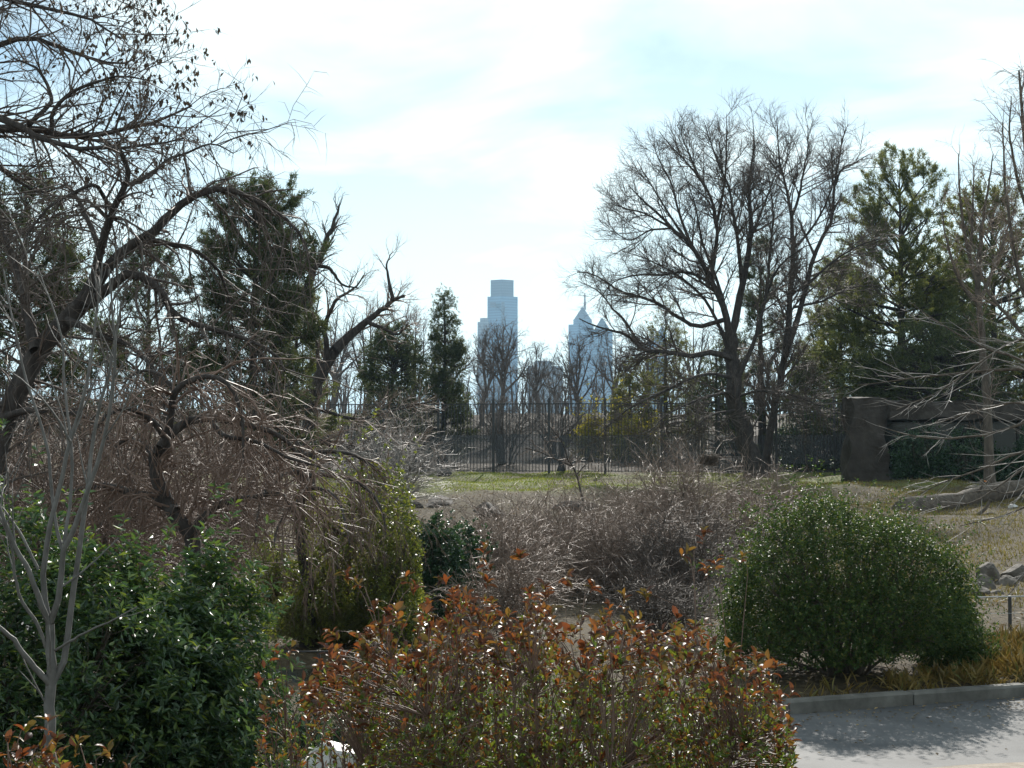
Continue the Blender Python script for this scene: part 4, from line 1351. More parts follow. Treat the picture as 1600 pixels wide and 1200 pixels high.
# --- young silver barked tree in front on the left
YS = 7.6
ys = [
    ([(78, 1290), (78, 1180), (79, 1100), (80, 1070), (79, 1010), (78, 975)], 0, 21, 14),
    ([(80, 1072), (62, 1052), (38, 1022), (10, 990), (-25, 955)], -.15, 11, 5),
    ([(80, 1072), (98, 1040), (106, 990), (118, 900), (130, 820), (140, 740), (150, 660), (175, 560), (190, 470)], .15, 11, 3),
    ([(77, 975), (66, 950), (50, 905), (22, 850), (2, 800), (-20, 740)], -.2, 10, 4),
    ([(77, 975), (72, 950), (68, 900), (76, 830), (90, 770), (110, 690), (135, 600), (150, 500), (160, 410)], .1, 10, 2.5),
    ([(79, 972), (92, 930), (96, 880), (100, 858), (125, 800), (150, 730), (172, 640), (180, 540), (170, 420)], -.1, 10, 2.5),
    ([(97, 858), (88, 825), (80, 760), (72, 690), (40, 590), (20, 500), (5, 420)], .2, 6, 2.5),
    ([(72, 1012), (55, 970), (32, 935), (22, 890), (14, 840), (-10, 790)], -.1, 6, 3),
    ([(86, 1016), (110, 1002), (130, 990), (170, 972), (215, 948)], -.2, 4.5, 2),
    ([(60, 890), (30, 830), (0, 790), (-30, 760)], .1, 5, 2),
    ([(98, 916), (130, 892), (160, 865), (185, 840)], .2, 3.5, 1.5),
    ([(100, 850), (110, 780), (112, 700), (100, 600), (95, 520), (60, 420)], .3, 6, 2),
    ([(110, 690), (80, 640), (30, 590), (-10, 570)], -.2, 4, 1.5),
]
lv_ys = [
    dict(N=34, t0=.45, t1=1, ang=(20, 40), length=(.25, .7), n=7, rr=.5, rcap=.006, rtip=.002, trop=(0, 0, .08), jit=.06, shape=.3),
    dict(N=90, t0=.2, t1=1, ang=(25, 50), length=(.08, .25), n=4, rr=.6, rcap=.003, rtip=.0016, trop=(0, 0, .05), jit=.08, shape=.3),
]
bare_tree('young_tree', 'slender silver barked sapling forking upwards in front of the laurel', (78, 1292), YS, ys, lv_ys, BARK_SILVER, BARK_SILVER, 25, None, ks=[5, 4])

# --- bare branches reaching in from the right
YR = 21.0
nr = [
    ([(1790, 960), (1775, 850), (1760, 760), (1745, 690), (1730, 640)], .2, 44, 26),
    ([(1740, 680), (1680, 630), (1610, 580), (1560, 578), (1490, 584), (1420, 592), (1340, 602)], -.4, 11, 1.6),
    ([(1745, 690), (1690, 650), (1620, 655), (1560, 675), (1500, 684), (1440, 684), (1386, 670)], -.8, 10, 1.6),
    ([(1752, 720), (1690, 690), (1600, 705), (1540, 730), (1480, 752), (1430, 775)], .4, 9, 1.6),
    ([(1758, 750), (1680, 700), (1620, 720), (1560, 760), (1520, 785), (1470, 790)], -.5, 9, 1.6),
    ([(1740, 680), (1660, 600), (1590, 560), (1530, 540), (1460, 500), (1420, 470)], .6, 9, 1.6),
    ([(1735, 660), (1660, 560), (1600, 530), (1540, 560), (1470, 610), (1400, 640)], -.9, 8, 1.6),
    ([(1758, 760), (1690, 760), (1630, 780), (1570, 805), (1500, 822)], .2, 8, 1.6),
    ([(1762, 770), (1700, 790), (1640, 850), (1600, 900), (1575, 930)], -.4, 7, 1.6),
    ([(1730, 650), (1650, 540), (1600, 460), (1560, 420), (1500, 390)], .9, 8, 1.6),
    ([(1745, 700), (1680, 670), (1600, 630), (1530, 640), (1470, 660)], .3, 7, 1.6),
    ([(1750, 710), (1660, 735), (1580, 770), (1545, 765), (1490, 775)], -1.2, 7, 1.6),
]
lv_nr = [
    dict(N=130, t0=.3, t1=1, ang=(12, 42), length=(.4, 1.2), n=8, rr=.5, rcap=.006, rtip=.003, trop=(-.03, 0, -.01), jit=.08, shape=.4),
    dict(N=420, t0=.2, t1=1, ang=(15, 50), length=(.15, .5), n=5, rr=.6, rcap=.004, rtip=.0024, trop=(-.02, 0, .03), jit=.11, shape=.3),
]
bare_tree('bare_tree', 'pale twigged leafless tree sweeping low over the logs and shelter', (1790, 1000), YR, nr, lv_nr, BARK_BROWN, TWIG_PALE, 26, None, ks=[4, 3], lw=.75)

# --- birch like trees at the right edge, high up
bi = [
    ([(1640, 720), (1632, 560), (1618, 420), (1606, 300), (1598, 200), (1592, 110)], .2, 26, 3),
    ([(1628, 520), (1595, 440), (1575, 330), (1568, 240), (1566, 190)], .6, 9, 1.5),
    ([(1620, 430), (1655, 330), (1665, 220), (1660, 130)], -.6, 9, 1.5),
    ([(1612, 350), (1590, 280), (1578, 210), (1580, 150)], -.8, 7, 1.5),
    ([(1630, 560), (1580, 500), (1540, 450), (1520, 380)], .4, 8, 1.5),
    ([(1606, 300), (1630, 230), (1635, 160), (1628, 100)], .5, 7, 1.5),
]
lv_bi = [
    dict(N=110, t0=.2, t1=1, ang=(20, 55), length=(.6, 1.6), n=7, rr=.5, rcap=.016, rtip=.006, trop=(0, 0, .0), jit=.12, shape=.3),
    dict(N=700, t0=.2, t1=1, ang=(25, 60), length=(.3, .9), n=6, rr=.6, rcap=.009, rtip=.004, trop=(0, 0, -.10), jit=.14, shape=.3),
    dict(N=1800, t0=.2, t1=1, ang=(25, 60), length=(.12, .35), n=4, rr=.7, rcap=.006, rtip=.0035, trop=(0, 0, -.1), jit=.15, shape=.3),
]
bare_tree('birch_tree', 'tall fine twigged birch rising at the right above the pines', (1645, 760), 42.0, bi, lv_bi, BARK_BROWN, TWIG_BROWN, 27, 'bare trees')
b2 = [
    ([(1545, 700), (1540, 600), (1532, 500), (1528, 430)], .1, 16, 9),
    ([(1530, 450), (1510, 380), (1500, 310), (1498, 240)], .4, 8, 1.5),
    ([(1528, 430), (1535, 350), (1545, 290), (1552, 240)], -.5, 8, 1.5),
    ([(1532, 480), (1500, 440), (1480, 380), (1470, 320)], -.5, 7, 1.5),
    ([(1532, 470), (1560, 400), (1580, 340), (1590, 300)], .5, 7, 1.5),
    ([(1515, 400), (1520, 330), (1522, 270)], .2, 6, 1.5),
]
lv_b2 = [dict(lv_bi[0], N=80, trop=(0, 0, .06)), dict(lv_bi[1], N=420, trop=(0, 0, .02)), dict(lv_bi[2], N=1200, trop=(0, 0, 0))]
bare_tree('bare_tree', 'leafless tree with brown forking stems in front of the right pines', (1546, 740), 48.0, b2, lv_b2, BARK_BROWN, TWIG_BROWN, 28, 'bare trees')

# ------------------------------------------------------------------ brown thicket shrubs in the middle


def thicket(label, px, Y, wpx, top_row, seed, n_st=26, dens=1.0, twig=None, flat=.5, base_row=None, group='bare shrubs', depth=.6):
    """Wide leafless shrub: stems fan out from the base, arch sideways and end in dense crossing twigs."""
    rng = np.random.default_rng(seed)
    bx_ = P(px, 700, Y)[0]; bz_ = float(ground_z(bx_, Y))
    base = np.array((bx_, Y, bz_))
    R = wpx * Y / F / 2
    H = P(px, top_row, Y)[2] - bz_
    root = thing('bare_shrub', label, 'shrub', base, group)
    az = rng.random(n_st) * 6.283
    rr_ = R * np.sqrt(rng.random(n_st)) * .85
    hh = H * (.88 - .40 * (rr_ / R) ** 2) * rng.uniform(.72, 1.05, n_st)
    tip = np.stack([np.cos(az) * rr_, np.sin(az) * rr_ * depth, hh], 1)
    st = np.stack([np.cos(az) * .10 * R, np.sin(az) * .10 * R, np.full(n_st, -.08)], 1) + rng.normal(0, .05, (n_st, 3)) * np.array((1, 1, 0))
    T = np.linspace(0, 1, NL)
    pts = np.empty((n_st, NL, 3))
    pts[:, :, 0] = st[:, 0:1] + (tip - st)[:, 0:1] * T ** 1.35
    pts[:, :, 1] = st[:, 1:2] + (tip - st)[:, 1:2] * T ** 1.35
    pts[:, :, 2] = st[:, 2:3] + (tip - st)[:, 2:3] * (T ** .75)
    pts[:, 1:-1] += np.cumsum(rng.normal(0, .018 * R, (n_st, NL - 2, 3)), axis=1) * .6
    rad = np.linspace(1, .18, NL)[None] * rng.uniform(.018, .034, n_st)[:, None] * (H / 2.2)
    for i in range(n_st):
        v, q = tube_np(pts[i:i + 1], rad[i:i + 1], 6)
        link('stem', mesh_np('stem', v, q, None, BARK_BROWN, True), root)
    a = grow((pts, rad), int(430 * dens), rng, t0=.15, t1=1, ang=(30, 75), length=(.3 * H, .85 * H), n=9, rr=.5, rcap=.010, rtip=.004, trop=(0, 0, -.03), jit=.13, shape=.35, flat=flat)
    b_ = grow(a, int(1700 * dens), rng, t0=.1, t1=1, ang=(25, 70), length=(.12 * H, .42 * H), n=7, rr=.6, rcap=.006, rtip=.003, jit=.15, shape=.3, flat=flat)
    c = grow(b_, int(2600 * dens), rng, t0=.1, t1=1, ang=(25, 70), length=(.05 * H, .18 * H), n=4, rr=.7, rcap=.0045, rtip=.0026, jit=.16, shape=.3, flat=flat)
    for l in (a, b_, c):
        l[0][:, :, 2] = np.maximum(l[0][:, :, 2], .03)
    link('twigs', crown_mesh('twigs', [a, b_, c], np.zeros(3), twig or TWIG_BROWN, [4, 3, 3]), root, kind='stuff')
    return root, base


thicket('wide tangled leafless shrub spreading in front of the lawn bank', 880, 27.0, 520, 762, 301, 36, 1.7)
thk, thk_base = thicket('tall tangled leafless shrub holding a bird nest beside the round hedge', 1075, 29.5, 430, 706, 302, 36, 1.5)
thicket('low brown leafless shrub spilling beside the ivy clad bush', 780, 23.5, 280, 800, 303, 24, 1.1)
thicket('leafless shrub with dark upright stems right in front of the hedge end', 1060, 24.5, 250, 800, 304, 20, .75, TWIG_DARK)
thicket('fine grey leafless shrub before the railing mesh at the crooked tree', 610, 40.0, 240, 660, 305, 20, .7, TWIG_PALE)
thicket('leafless brown shrub at the broad bare tree foot', 1190, 43.0, 190, 735, 306, 18, .5)
thicket('dense brown leafless shrub behind the contorted weeping tree', 120, 19.0, 420, 590, 307, 26, .9, TWIG_PURPLE)
thicket('dense brown leafless shrub filling the space left of the small weeping tree', 330, 23.0, 300, 640, 308, 24, .8, TWIG_PURPLE)
thicket('sprawling brown leafless shrub between the wide tangle and the round hedge', 965, 25.5, 340, 785, 309, 26, 1.2)
thicket('grey brown leafless shrub behind the fence below the tall skyscraper', 790, 66.0, 150, 610, 310, 22, .6, TWIG_FAR, group='shrubs behind the fence')
thicket('grey brown leafless shrub on the mound behind the fence', 870, 72.0, 170, 600, 311, 22, .6, TWIG_FAR, group='shrubs behind the fence')
thicket('grey brown leafless shrub behind the fence right of the yew', 640, 66.0, 150, 625, 312, 22, .6, TWIG_FAR, group='shrubs behind the fence')
thicket('grey brown leafless shrub behind the fence by the crooked tree', 535, 66.0, 170, 620, 313, 22, .6, TWIG_FAR, group='shrubs behind the fence')
thicket('low brown leafless shrub just beyond the big red shrub', 800, 19.5, 300, 868, 314, 20, .6)
thicket('low dark leafless shrub between the red shrub and the hedge', 1010, 19.0, 280, 872, 315, 20, .6, TWIG_DARK)
sap = [([(915, 800), (908, 770), (898, 735), (885, 715)], .1, 4, 2.6), ([(892, 728), (865, 716), (840, 705), (820, 700)], -.3, 4, 1.5), ([(888, 718), (878, 690), (862, 670), (850, 655)], .2, 4, 1.5), ([(900, 742), (920, 722), (940, 715)], .2, 3, 1.5)]
bare_tree('sapling', 'thin dark leaning sapling sticking up from the wide tangled shrub', (917, 830), 33.0, sap, [dict(N=50, t0=.3, t1=1, ang=(30, 70), length=(.2, .6), n=6, rr=.5, rcap=.008, rtip=.004, jit=.18), dict(N=160, t0=.2, t1=1, ang=(30, 70), length=(.1, .3), n=4, rr=.6, rcap=.006, rtip=.0035, jit=.18)], BARK_DARK, TWIG_BROWN, 29, None, lw=.7)

# bird nest
np_ = P(1108, 716, 29.0)
rng = np.random.default_rng(91)
N = 260
az = rng.random(N) * 6.283
rr2 = .12 + rng.normal(0, .03, N)
c0 = np.stack([np.cos(az) * rr2, np.sin(az) * rr2, rng.uniform(-.11, .06, N)], 1)
c0[:, :2] *= (1 + c0[:, 2:3] * 2.2)
tg = np.stack([-np.sin(az), np.cos(az), rng.normal(0, .25, N)], 1)
tt = np.linspace(-.5, .5, 5)
npts = c0[:, None, :] + tg[:, None, :] * (tt[None, :, None] * rng.uniform(.15, .34, N)[:, None, None]) - c0[:, None, :] * np.array((1, 1, 0)) * (tt ** 2)[None, :, None] * .9
v, q = tube_np(npts, np.full((N, 5), .0045), 3)
o = link('bird_nest', mesh_np('bird_nest', v, q, None, BARK_BROWN, True)); o.location = np_
tag(o, 'round twig bird nest lodged in the tall tangled shrub', 'nest')

# ------------------------------------------------------------------ leafy shrubs


def dome_shrub(name, label, px, Y, wpx, top_row, seed, mat, leafL, leafW, N, per=6, group=None, depth=.8, kind='4', back=.12, spread=(35, 75), stem_mat=None, lump=.18, bottom=0.05, sx=0.0, inner=.35, power=2.4, n_st=16, up=.5, thin=0.0, ragged=0.06, lumc=.7):
    rng = np.random.default_rng(seed)
    bx_ = P(px, 700, Y)[0]; bz_ = float(ground_z(bx_, Y))
    base = np.array((bx_, Y, bz_))
    R = wpx * Y / F / 2
    H = P(px, top_row, Y)[2] - bz_
    root = thing(name, label, 'shrub', base, group)
    # shoot tips on a lumpy dome (superellipse), some inside
    u = norm(rng.normal(size=(N, 3))); u[:, 2] = np.abs(u[:, 2])
    k = 1 / (np.abs(u[:, 0]) ** power + np.abs(u[:, 1]) ** power + np.abs(u[:, 2]) ** power) ** (1 / power)
    ph = rng.random((7, 4)) * 6.28
    lum = np.zeros(N)
    for j in range(7):
        w_ = norm(rng.normal(size=3)) * (3 + 1.6 * j)
        lum += np.sin(u @ w_ + ph[j, 0]) / (1 + j * .4)
    sh_ = (1 + lump * (lum / 2.2 - lumc)) * np.where(rng.random(N) < inner, rng.uniform(.45, .95, N), rng.uniform(.93, 1.03, N))
    tip = u * (k * sh_)[:, None] * np.array((R, R * depth, H * (1 - bottom)))
    tip[:, 2] += H * bottom
    tip = tip * (1 + ragged * np.minimum(rng.exponential(1.0, N), 3.5) * (rng.random(N) < .4))[:, None]
    if thin:
        zz_ = tip[:, 2] / H; lim_ = thin * np.clip(.55 + .55 * tip[:, 0] / R, .3, 1.0)
        kp = (zz_ > lim_) | (rng.random(N) < .22 * zz_ / lim_)
        tip, u = tip[kp], u[kp]; N = len(tip)
    tip[:, 0] += sx * R * (tip[:, 2] / H)
    d = norm(norm(tip * np.array((1 / R, 1 / (R * depth), 1 / H))) + np.array((0, 0, up)) + rng.normal(0, .3, (N, 3)))
    pos, dd = shoots(tip, d, per, rng, back, spread)
    M = len(pos)
    link('foliage', leaf_mesh('foliage', pos, dd, leafL * rng.uniform(.65, 1.15, M), leafW * rng.uniform(.75, 1.15, M), rng, mat, kind, .6), root, kind='stuff')
    # stems
    T = np.linspace(0, 1, 8)
    tsel = tip[rng.choice(N, n_st)] * .92
    st = tsel * np.array((.18, .18, 0)) + np.array((0, 0, -.05))
    pts = np.empty((n_st, 8, 3))
    for c_ in range(3):
        pts[:, :, c_] = st[:, c_:c_ + 1] + (tsel - st)[:, c_:c_ + 1] * (T ** (1.3 if c_ < 2 else .85))
    rad = np.linspace(1, .3, 8)[None] * rng.uniform(.010, .020, n_st)[:, None] * max(H, .8) / 1.4
    for i in range(n_st):
        v, q = tube_np(pts[i:i + 1], rad[i:i + 1], 5)
        link('stem', mesh_np('stem', v, q, None, stem_mat or BARK_BROWN, True), root)
    br = grow((pts, rad), n_st * 18, rng, t0=.25, t1=1, ang=(20, 50), length=(.25 * H, .5 * H), n=5, rr=.5, rcap=.006, rtip=.002, jit=.12, shape=.4, trop=(0, 0, .04))
    lim = np.abs(br[0][:, :, 0]) < R * 1.02
    br[0][:, :, 0] = np.clip(br[0][:, :, 0], -R * .97 - abs(sx) * R, R * .97 + abs(sx) * R)
    br[0][:, :, 2] = np.clip(br[0][:, :, 2], .02, H * .95)
    link('branches', crown_mesh('branches', [br], np.zeros(3), stem_mat or BARK_BROWN, [3]), root, kind='stuff')
    return root, base, tip


dome_shrub('laurel_shrub', 'large glossy dark green laurel behind the silver sapling', 60, 9.4, 660, 800, 401, LAUREL, .070, .023, 3900, per=9, depth=.62, back=.12, ragged=.09, lumc=.35, lump=.32, power=2.1, bottom=.02, group='laurels', n_st=14, up=.9, spread=(50, 95))
dome_shrub('laurel_shrub', 'lower right hand laurel with ragged shoots beside the pond', 285, 9.6, 290, 862, 412, LAUREL, .070, .023, 2300, per=9, depth=.9, back=.12, ragged=.10, lumc=.35, lump=.32, power=2.1, bottom=.02, group='laurels', n_st=10, up=.9, spread=(50, 95))
dome_shrub('holly_shrub', 'yellow green glossy holly behind the small weeping tree', 540, 19.3, 270, 745, 402, HOLLY, .055, .028, 3200, per=6, kind='2', depth=.8, power=1.75, ragged=.12, lump=.34, back=.12, group='evergreen shrubs')
dome_shrub('holly_shrub', 'green holly mound right of the small weeping tree top', 618, 18.6, 120, 765, 403, HOLLY, .05, .026, 1500, per=6, kind='2', depth=.9, lump=.3, back=.12, group='evergreen shrubs')
dome_shrub('green_shrub', 'lime green shrub glimpsed between the hanging twigs of the weeping trees', 430, 21.5, 150, 805, 404, HOLLY, .05, .022, 1200, per=6, depth=.9, lump=.3, back=.12, group='evergreen shrubs')
dome_shrub('ivy_bush', 'dark ivy clad bush with an overhanging green top beside the holly', 645, 22.5, 200, 775, 405, IVY, .055, .04, 4600, per=6, kind='2', depth=.9, lump=.4, back=.12, group='evergreen shrubs', sx=.35)
dome_shrub('dark_shrub', 'very dark shrub in the shade at the path bend behind the juniper', 592, 22.6, 90, 880, 406, IVY, .05, .035, 1200, per=6, depth=.9, lump=.2, group='evergreen shrubs')
dome_shrub('round_hedge', 'big rounded clipped evergreen hedge standing behind the kerb', 1318, 16.35, 475, 770, 407, BOX, .037, .020, 10800, per=9, depth=.85, kind='2', back=.12, lump=.17, power=2.3, bottom=.10, inner=.5, n_st=44, up=.35, spread=(45, 95), thin=.24, ragged=.08)
dome_shrub('round_hedge', 'lower green shoulder of hedge sloping down to the straw tufts', 1492, 16.9, 160, 900, 408, BOX, .034, .018, 2600, per=9, depth=.9, kind='2', back=.10, lump=.25, bottom=.05, inner=.5, n_st=20, spread=(45, 95), sx=-.3)
dome_shrub('forsythia', 'bright yellow green shrub behind the railing fence', 925, 71, 70, 633, 409, YELLOWSHRUB, .16, .07, 700, per=5, depth=.8, kind='2', back=.25, group='shrubs behind the fence', ragged=.3, lump=.4)
dome_shrub('forsythia', 'wide yellow green shrub behind the fence at the olive conifer', 985, 69, 90, 640, 410, YELLOWSHRUB, .16, .07, 800, per=5, depth=.8, kind='2', back=.25, group='shrubs behind the fence', ragged=.3, lump=.4)
dome_shrub('green_shrub', 'dark green shrub behind the mesh near the fence end', 1270, 61.5, 130, 655, 411, IVY, .12, .07, 900, per=5, depth=.6, kind='2', back=.25, group='shrubs behind the fence', ragged=.3, lump=.4)

dome_shrub('low_azalea', 'low dark small leaved shrub behind the pale boulder', 500, 11.5, 230, 1082, 413, IVY, .03, .012, 1600, per=7, depth=.7, kind='2', back=.08, lump=.3, group='evergreen shrubs', ragged=.1)
dome_shrub('low_azalea', 'low dark small leaved shrub half hidden by the big red shrub', 690, 11.2, 260, 1085, 414, IVY, .03, .012, 1600, per=7, depth=.7, kind='2', back=.08, lump=.3, group='evergreen shrubs', ragged=.1)
dome_shrub('evergreen_bush', 'dark evergreen bush growing against the shelter glass by the pillar', 1432, 50.6, 110, 664, 415, IVY, .10, .06, 900, per=6, depth=.7, kind='2', back=.2, lump=.3, group='evergreen shrubs')
dome_shrub('evergreen_bush', 'low dark evergreen bush against the shelter glass above the duck', 1520, 50.4, 140, 672, 416, IVY, .10, .06, 1000, per=6, depth=.6, kind='2', back=.2, lump=.3, group='evergreen shrubs')
dome_shrub('evergreen_bush', 'dark evergreen bush added to darken the shelter glass behind the low sweeping twigs', 1612, 50.5, 130, 664, 417, IVY, .10, .06, 1000, per=6, depth=.6, kind='2', back=.2, lump=.3, group='evergreen shrubs')  # extra bush, added so the pale glass panels look dark
# spreading juniper
rng = np.random.default_rng(420)
jb = np.array((P(505, 700, 18.9)[0], 18.9, float(ground_z(P(505, 700, 18.9)[0], 18.9))))
jr = thing('juniper', 'low feathery dark green juniper by the sunlit path bend', 'shrub', jb)
nb = 130
az = rng.random(nb) * 6.283; ln = .52 * rng.uniform(.6, 1.1, nb)
tips_ = np.stack([np.cos(az) * ln, np.sin(az) * ln * .8, rng.uniform(.15, .52, nb)], 1)
T = np.linspace(0, 1, 7)
pts = np.zeros((nb, 7, 3))
for c_ in range(3):
    pts[:, :, c_] = tips_[:, c_:c_ + 1] * (T ** (1 if c_ < 2 else .8))
rad = np.linspace(.008, .003, 7)[None].repeat(nb, 0)
link('boughs', crown_mesh('boughs', [(pts, rad)], np.zeros(3), BARK_BROWN, [4]), jr, kind='stuff')
sec = grow((pts, rad), 1400, rng, t0=.3, t1=1, ang=(15, 45), length=(.10, .25), n=4, rr=.5, rtip=.0015, trop=(0, 0, .06), jit=.1)
idx = rng.choice(1400, 5200); k_ = rng.integers(0, 3, 5200)
pos = sec[0][idx, k_ + 1]; dd = norm(sec[0][idx, k_ + 1] - sec[0][idx, k_] + rng.normal(0, .01, (5200, 3)))
v, t_ = needles(pos, dd, 6, .035, .008, rng, (15, 55))
link('foliage', mesh_np('foliage', v, None, t_, PINE_OL, False), jr, kind='stuff')

# ------------------------------------------------------------------ red leaved shrubs in the foreground


def leaf_piece(L, W, seed, mat):
    rng = np.random.default_rng(seed)
    t = LEAFH.copy()
    t[:, 2] += -.12 * t[:, 1] ** 2 * rng.uniform(.3, 1.6) + rng.normal(0, .012, len(t))
    v = t * np.array((W, L, L))
    me = mesh_np('leaf', v, LEAFH_Q, None, mat, True)
    return me


LEAF_POOL = [leaf_piece(.040 * s, .015 * s, 800 + i, RED) for i, s in enumerate((.8, .95, 1.05, 1.2))]


def red_shrub(label, xs_px, rows, Y0, Y1, seed, n_tip, n_shoot, shoot_list, base_px, n_parts=0, leafL=.040, low=.55, per=9, group='red leaved shrubs', green=.5, lowrow=1230, gap=-9999):
    """xs_px/rows: outline of the top; tips scattered below it between two depths."""
    rng = np.random.default_rng(seed)
    Ym = (Y0 + Y1) / 2
    bx_ = P(base_px, 700, Ym)[0]; bz_ = float(ground_z(bx_, Ym))
    base = np.array((bx_, Ym, bz_))
    root = thing('red_leaved_shrub', label, 'shrub', base, group)
    px = rng.uniform(xs_px[0], xs_px[-1], n_tip)
    top = np.interp(px, xs_px, rows) + 16 * np.sin(px / 19.0 + seed) + 12 * np.sin(px / 7.7) + rng.exponential(14, n_tip)
    f = rng.random(n_tip) ** .8
    row = top + 6 + (lowrow - top) * f
    px = np.where((row > 1110) & (px < gap), gap + rng.random(n_tip) * 420, px)
    Yt = rng.uniform(Y0, Y1, n_tip)
    tips = np.array([P(a, b_, c) for a, b_, c in zip(px, row, Yt)])
    extra_ = np.array([P(a, b_, c) for a, b_, c in shoot_list]) if shoot_list else np.zeros((0, 3))
    ntop = len(extra_)
    tips = np.vstack([extra_, tips]) - base
    hgt = np.concatenate([np.ones(ntop), 1 - f])
    M = len(tips)
    d = norm(np.stack([tips[:, 0] * .5, tips[:, 1] * .4, np.full(M, 1.0)], 1) + rng.normal(0, .28, (M, 3)))
    # woody stems: a few main ones plus slender shoots to each tip
    n_st = 26 if M < 600 else 74
    sel = rng.choice(M, n_st, replace=False)
    T = np.linspace(0, 1, NL)

    def to_tip(tp, st, bend):
        out_ = np.empty((len(tp), NL, 3))
        for c_ in range(3):
            out_[:, :, c_] = st[:, c_:c_ + 1] + (tp - st)[:, c_:c_ + 1] * (T ** (bend if c_ < 2 else .9))
        out_[:, 1:-1] += np.cumsum(rng.normal(0, .004, (len(tp), NL - 2, 3)), axis=1)
        out_[:, -1] = tp
        return out_
    tsel = tips[sel]
    st = tsel * np.array((.68, .6, 0)) + rng.normal(0, .06, (n_st, 3)) * np.array((1, 1, 0)) + np.array((0, 0, -.03))
    main = to_tip(tsel, st, 1.25)
    mr_ = np.linspace(1, .35, NL)[None] * rng.uniform(.0045, .0085, n_st)[:, None]
    for i in range(n_st):
        v, q = tube_np(main[i:i + 1], mr_[i:i + 1], 6)
        link('stem', mesh_np('stem', v, q, None, TWIG_PURPLE, True), root)
    # slender side shoots: from the nearest lower point of a main stem
    flatp = main.reshape(-1, 3)
    stt = np.empty((M, 3))
    for i in range(M):
        dv = tips[i] - flatp
        cost = np.linalg.norm(dv, axis=1) + 3.0 * np.hypot(dv[:, 0], dv[:, 1]) + 4.0 * np.maximum(.06 - dv[:, 2], 0)
        stt[i] = flatp[np.argmin(cost)]
    sl = to_tip(tips, stt, 1.1)[:, ::3]
    sr = np.linspace(.0028, .0013, sl.shape[1])[None].repeat(M, 0)
    link('shoots', crown_mesh('shoots', [(sl, sr)], np.zeros(3), TWIG_PURPLE, [3]), root, kind='stuff')
    # leaves: rosettes at the tips; lower ones turn green
    pos, dd = shoots(tips, d, per, rng, .05, (30, 85))
    hh = np.repeat(hgt, per)
    is_top = np.zeros(len(pos), bool)
    if n_parts:
        order = np.argsort(-hh - (np.arange(len(hh)) < ntop * per) * 5, kind='stable')
        is_top[order[:n_parts]] = True
    rel = np.clip((np.repeat(tips[:, 0], per) - tips[:, 0].min()) / np.ptp(tips[:, 0]), 0, 1)
    redp = np.clip((hh - .55) * 2.0 + .30 - .4 * (rel - .35), .12, .82)
    isred = (rng.random(len(pos)) < redp) & ~is_top
    isgreen = ~isred & ~is_top
    gsel = isgreen & (rng.random(len(pos)) < .5)
    tsel_ = isgreen & ~gsel
    L = leafL * rng.uniform(.42, 1.3, len(pos)); W = L * rng.uniform(.34, .44, len(pos))
    for nm, mask, mt in (('red_foliage', isred, RED), ('green_foliage', gsel, GREENLF), ('turning_foliage', tsel_, REDGREEN)):
        if mask.sum():
            sc = .72 if nm != 'red_foliage' else 1.0
            link(nm, leaf_mesh(nm, pos[mask], dd[mask], L[mask] * sc, W[mask] * sc * 1.15, rng, mt, 'h' if nm == 'red_foliage' else '4', .5), root, kind='stuff')
    if n_parts:
        from mathutils import Matrix, Vector
        ps, ds = pos[is_top], dd[is_top]
        s_, w_ = frames(ds, rng, None, .5)
        for i in range(len(ps)):
            o = link('leaf', LEAF_POOL[int(rng.integers(4))], root)
            mtx = Matrix((Vector((s_[i][0], ds[i][0], w_[i][0])), Vector((s_[i][1], ds[i][1], w_[i][1])), Vector((s_[i][2], ds[i][2], w_[i][2])))).to_4x4()
            mtx.translation = Vector(ps[i])
            o.matrix_local = mtx
    return root, base


sl_main = [(755, 852, 5.9), (757, 878, 5.9), (762, 905, 5.92), (812, 870, 6.0), (540, 895, 6.0), (552, 905, 6.05), (632, 900, 5.9), (648, 912, 5.9), (1100, 832, 6.2), (1076, 862, 6.2), (1104, 888, 6.25), (1165, 862, 6.3), (1120, 870, 6.3),
           (886, 900, 6.1), (930, 912, 6.0), (1010, 925, 6.1), (690, 908, 5.9), (720, 930, 5.8), (590, 940, 5.9), (515, 985, 5.9), (1215, 1040, 6.2), (1238, 1080, 6.3), (850, 912, 6.0), (975, 935, 6.0)]
red_shrub('big red and green leaved shrub in front of the whole garden', [470, 520, 560, 640, 690, 760, 850, 930, 1010, 1100, 1170, 1210, 1240], [1050, 990, 960, 925, 930, 905, 925, 935, 950, 965, 1000, 1050, 1100], 5.3, 6.9, 501, 2500, 0, sl_main, 830, n_parts=290, gap=565)
sl_l = [(428, 1010, 6.3), (456, 1010, 6.3), (420, 1035, 6.3), (500, 1030, 6.2), (405, 1060, 6.2)]
red_shrub('thin red twigged shrub standing over the pale boulder', [400, 430, 470, 520, 560, 600], [1090, 1050, 1065, 1060, 1075, 1090], 6.6, 7.4, 502, 170, 0, sl_l, 490, leafL=.038, per=8, lowrow=1220)
sl_c = [(75, 1125, 4.6), (40, 1135, 4.6), (90, 1150, 4.55), (122, 1155, 4.6), (168, 1172, 4.6), (12, 1160, 4.5), (60, 1165, 4.5), (25, 1185, 4.5), (205, 1192, 4.6)]
red_shrub('small bronze leaved shrub below the silver sapling trunk', [-60, 0, 60, 110, 150, 190], [1170, 1160, 1140, 1160, 1195, 1215], 4.3, 4.9, 503, 150, 0, sl_c, 60, leafL=.042, per=9, lowrow=1300)

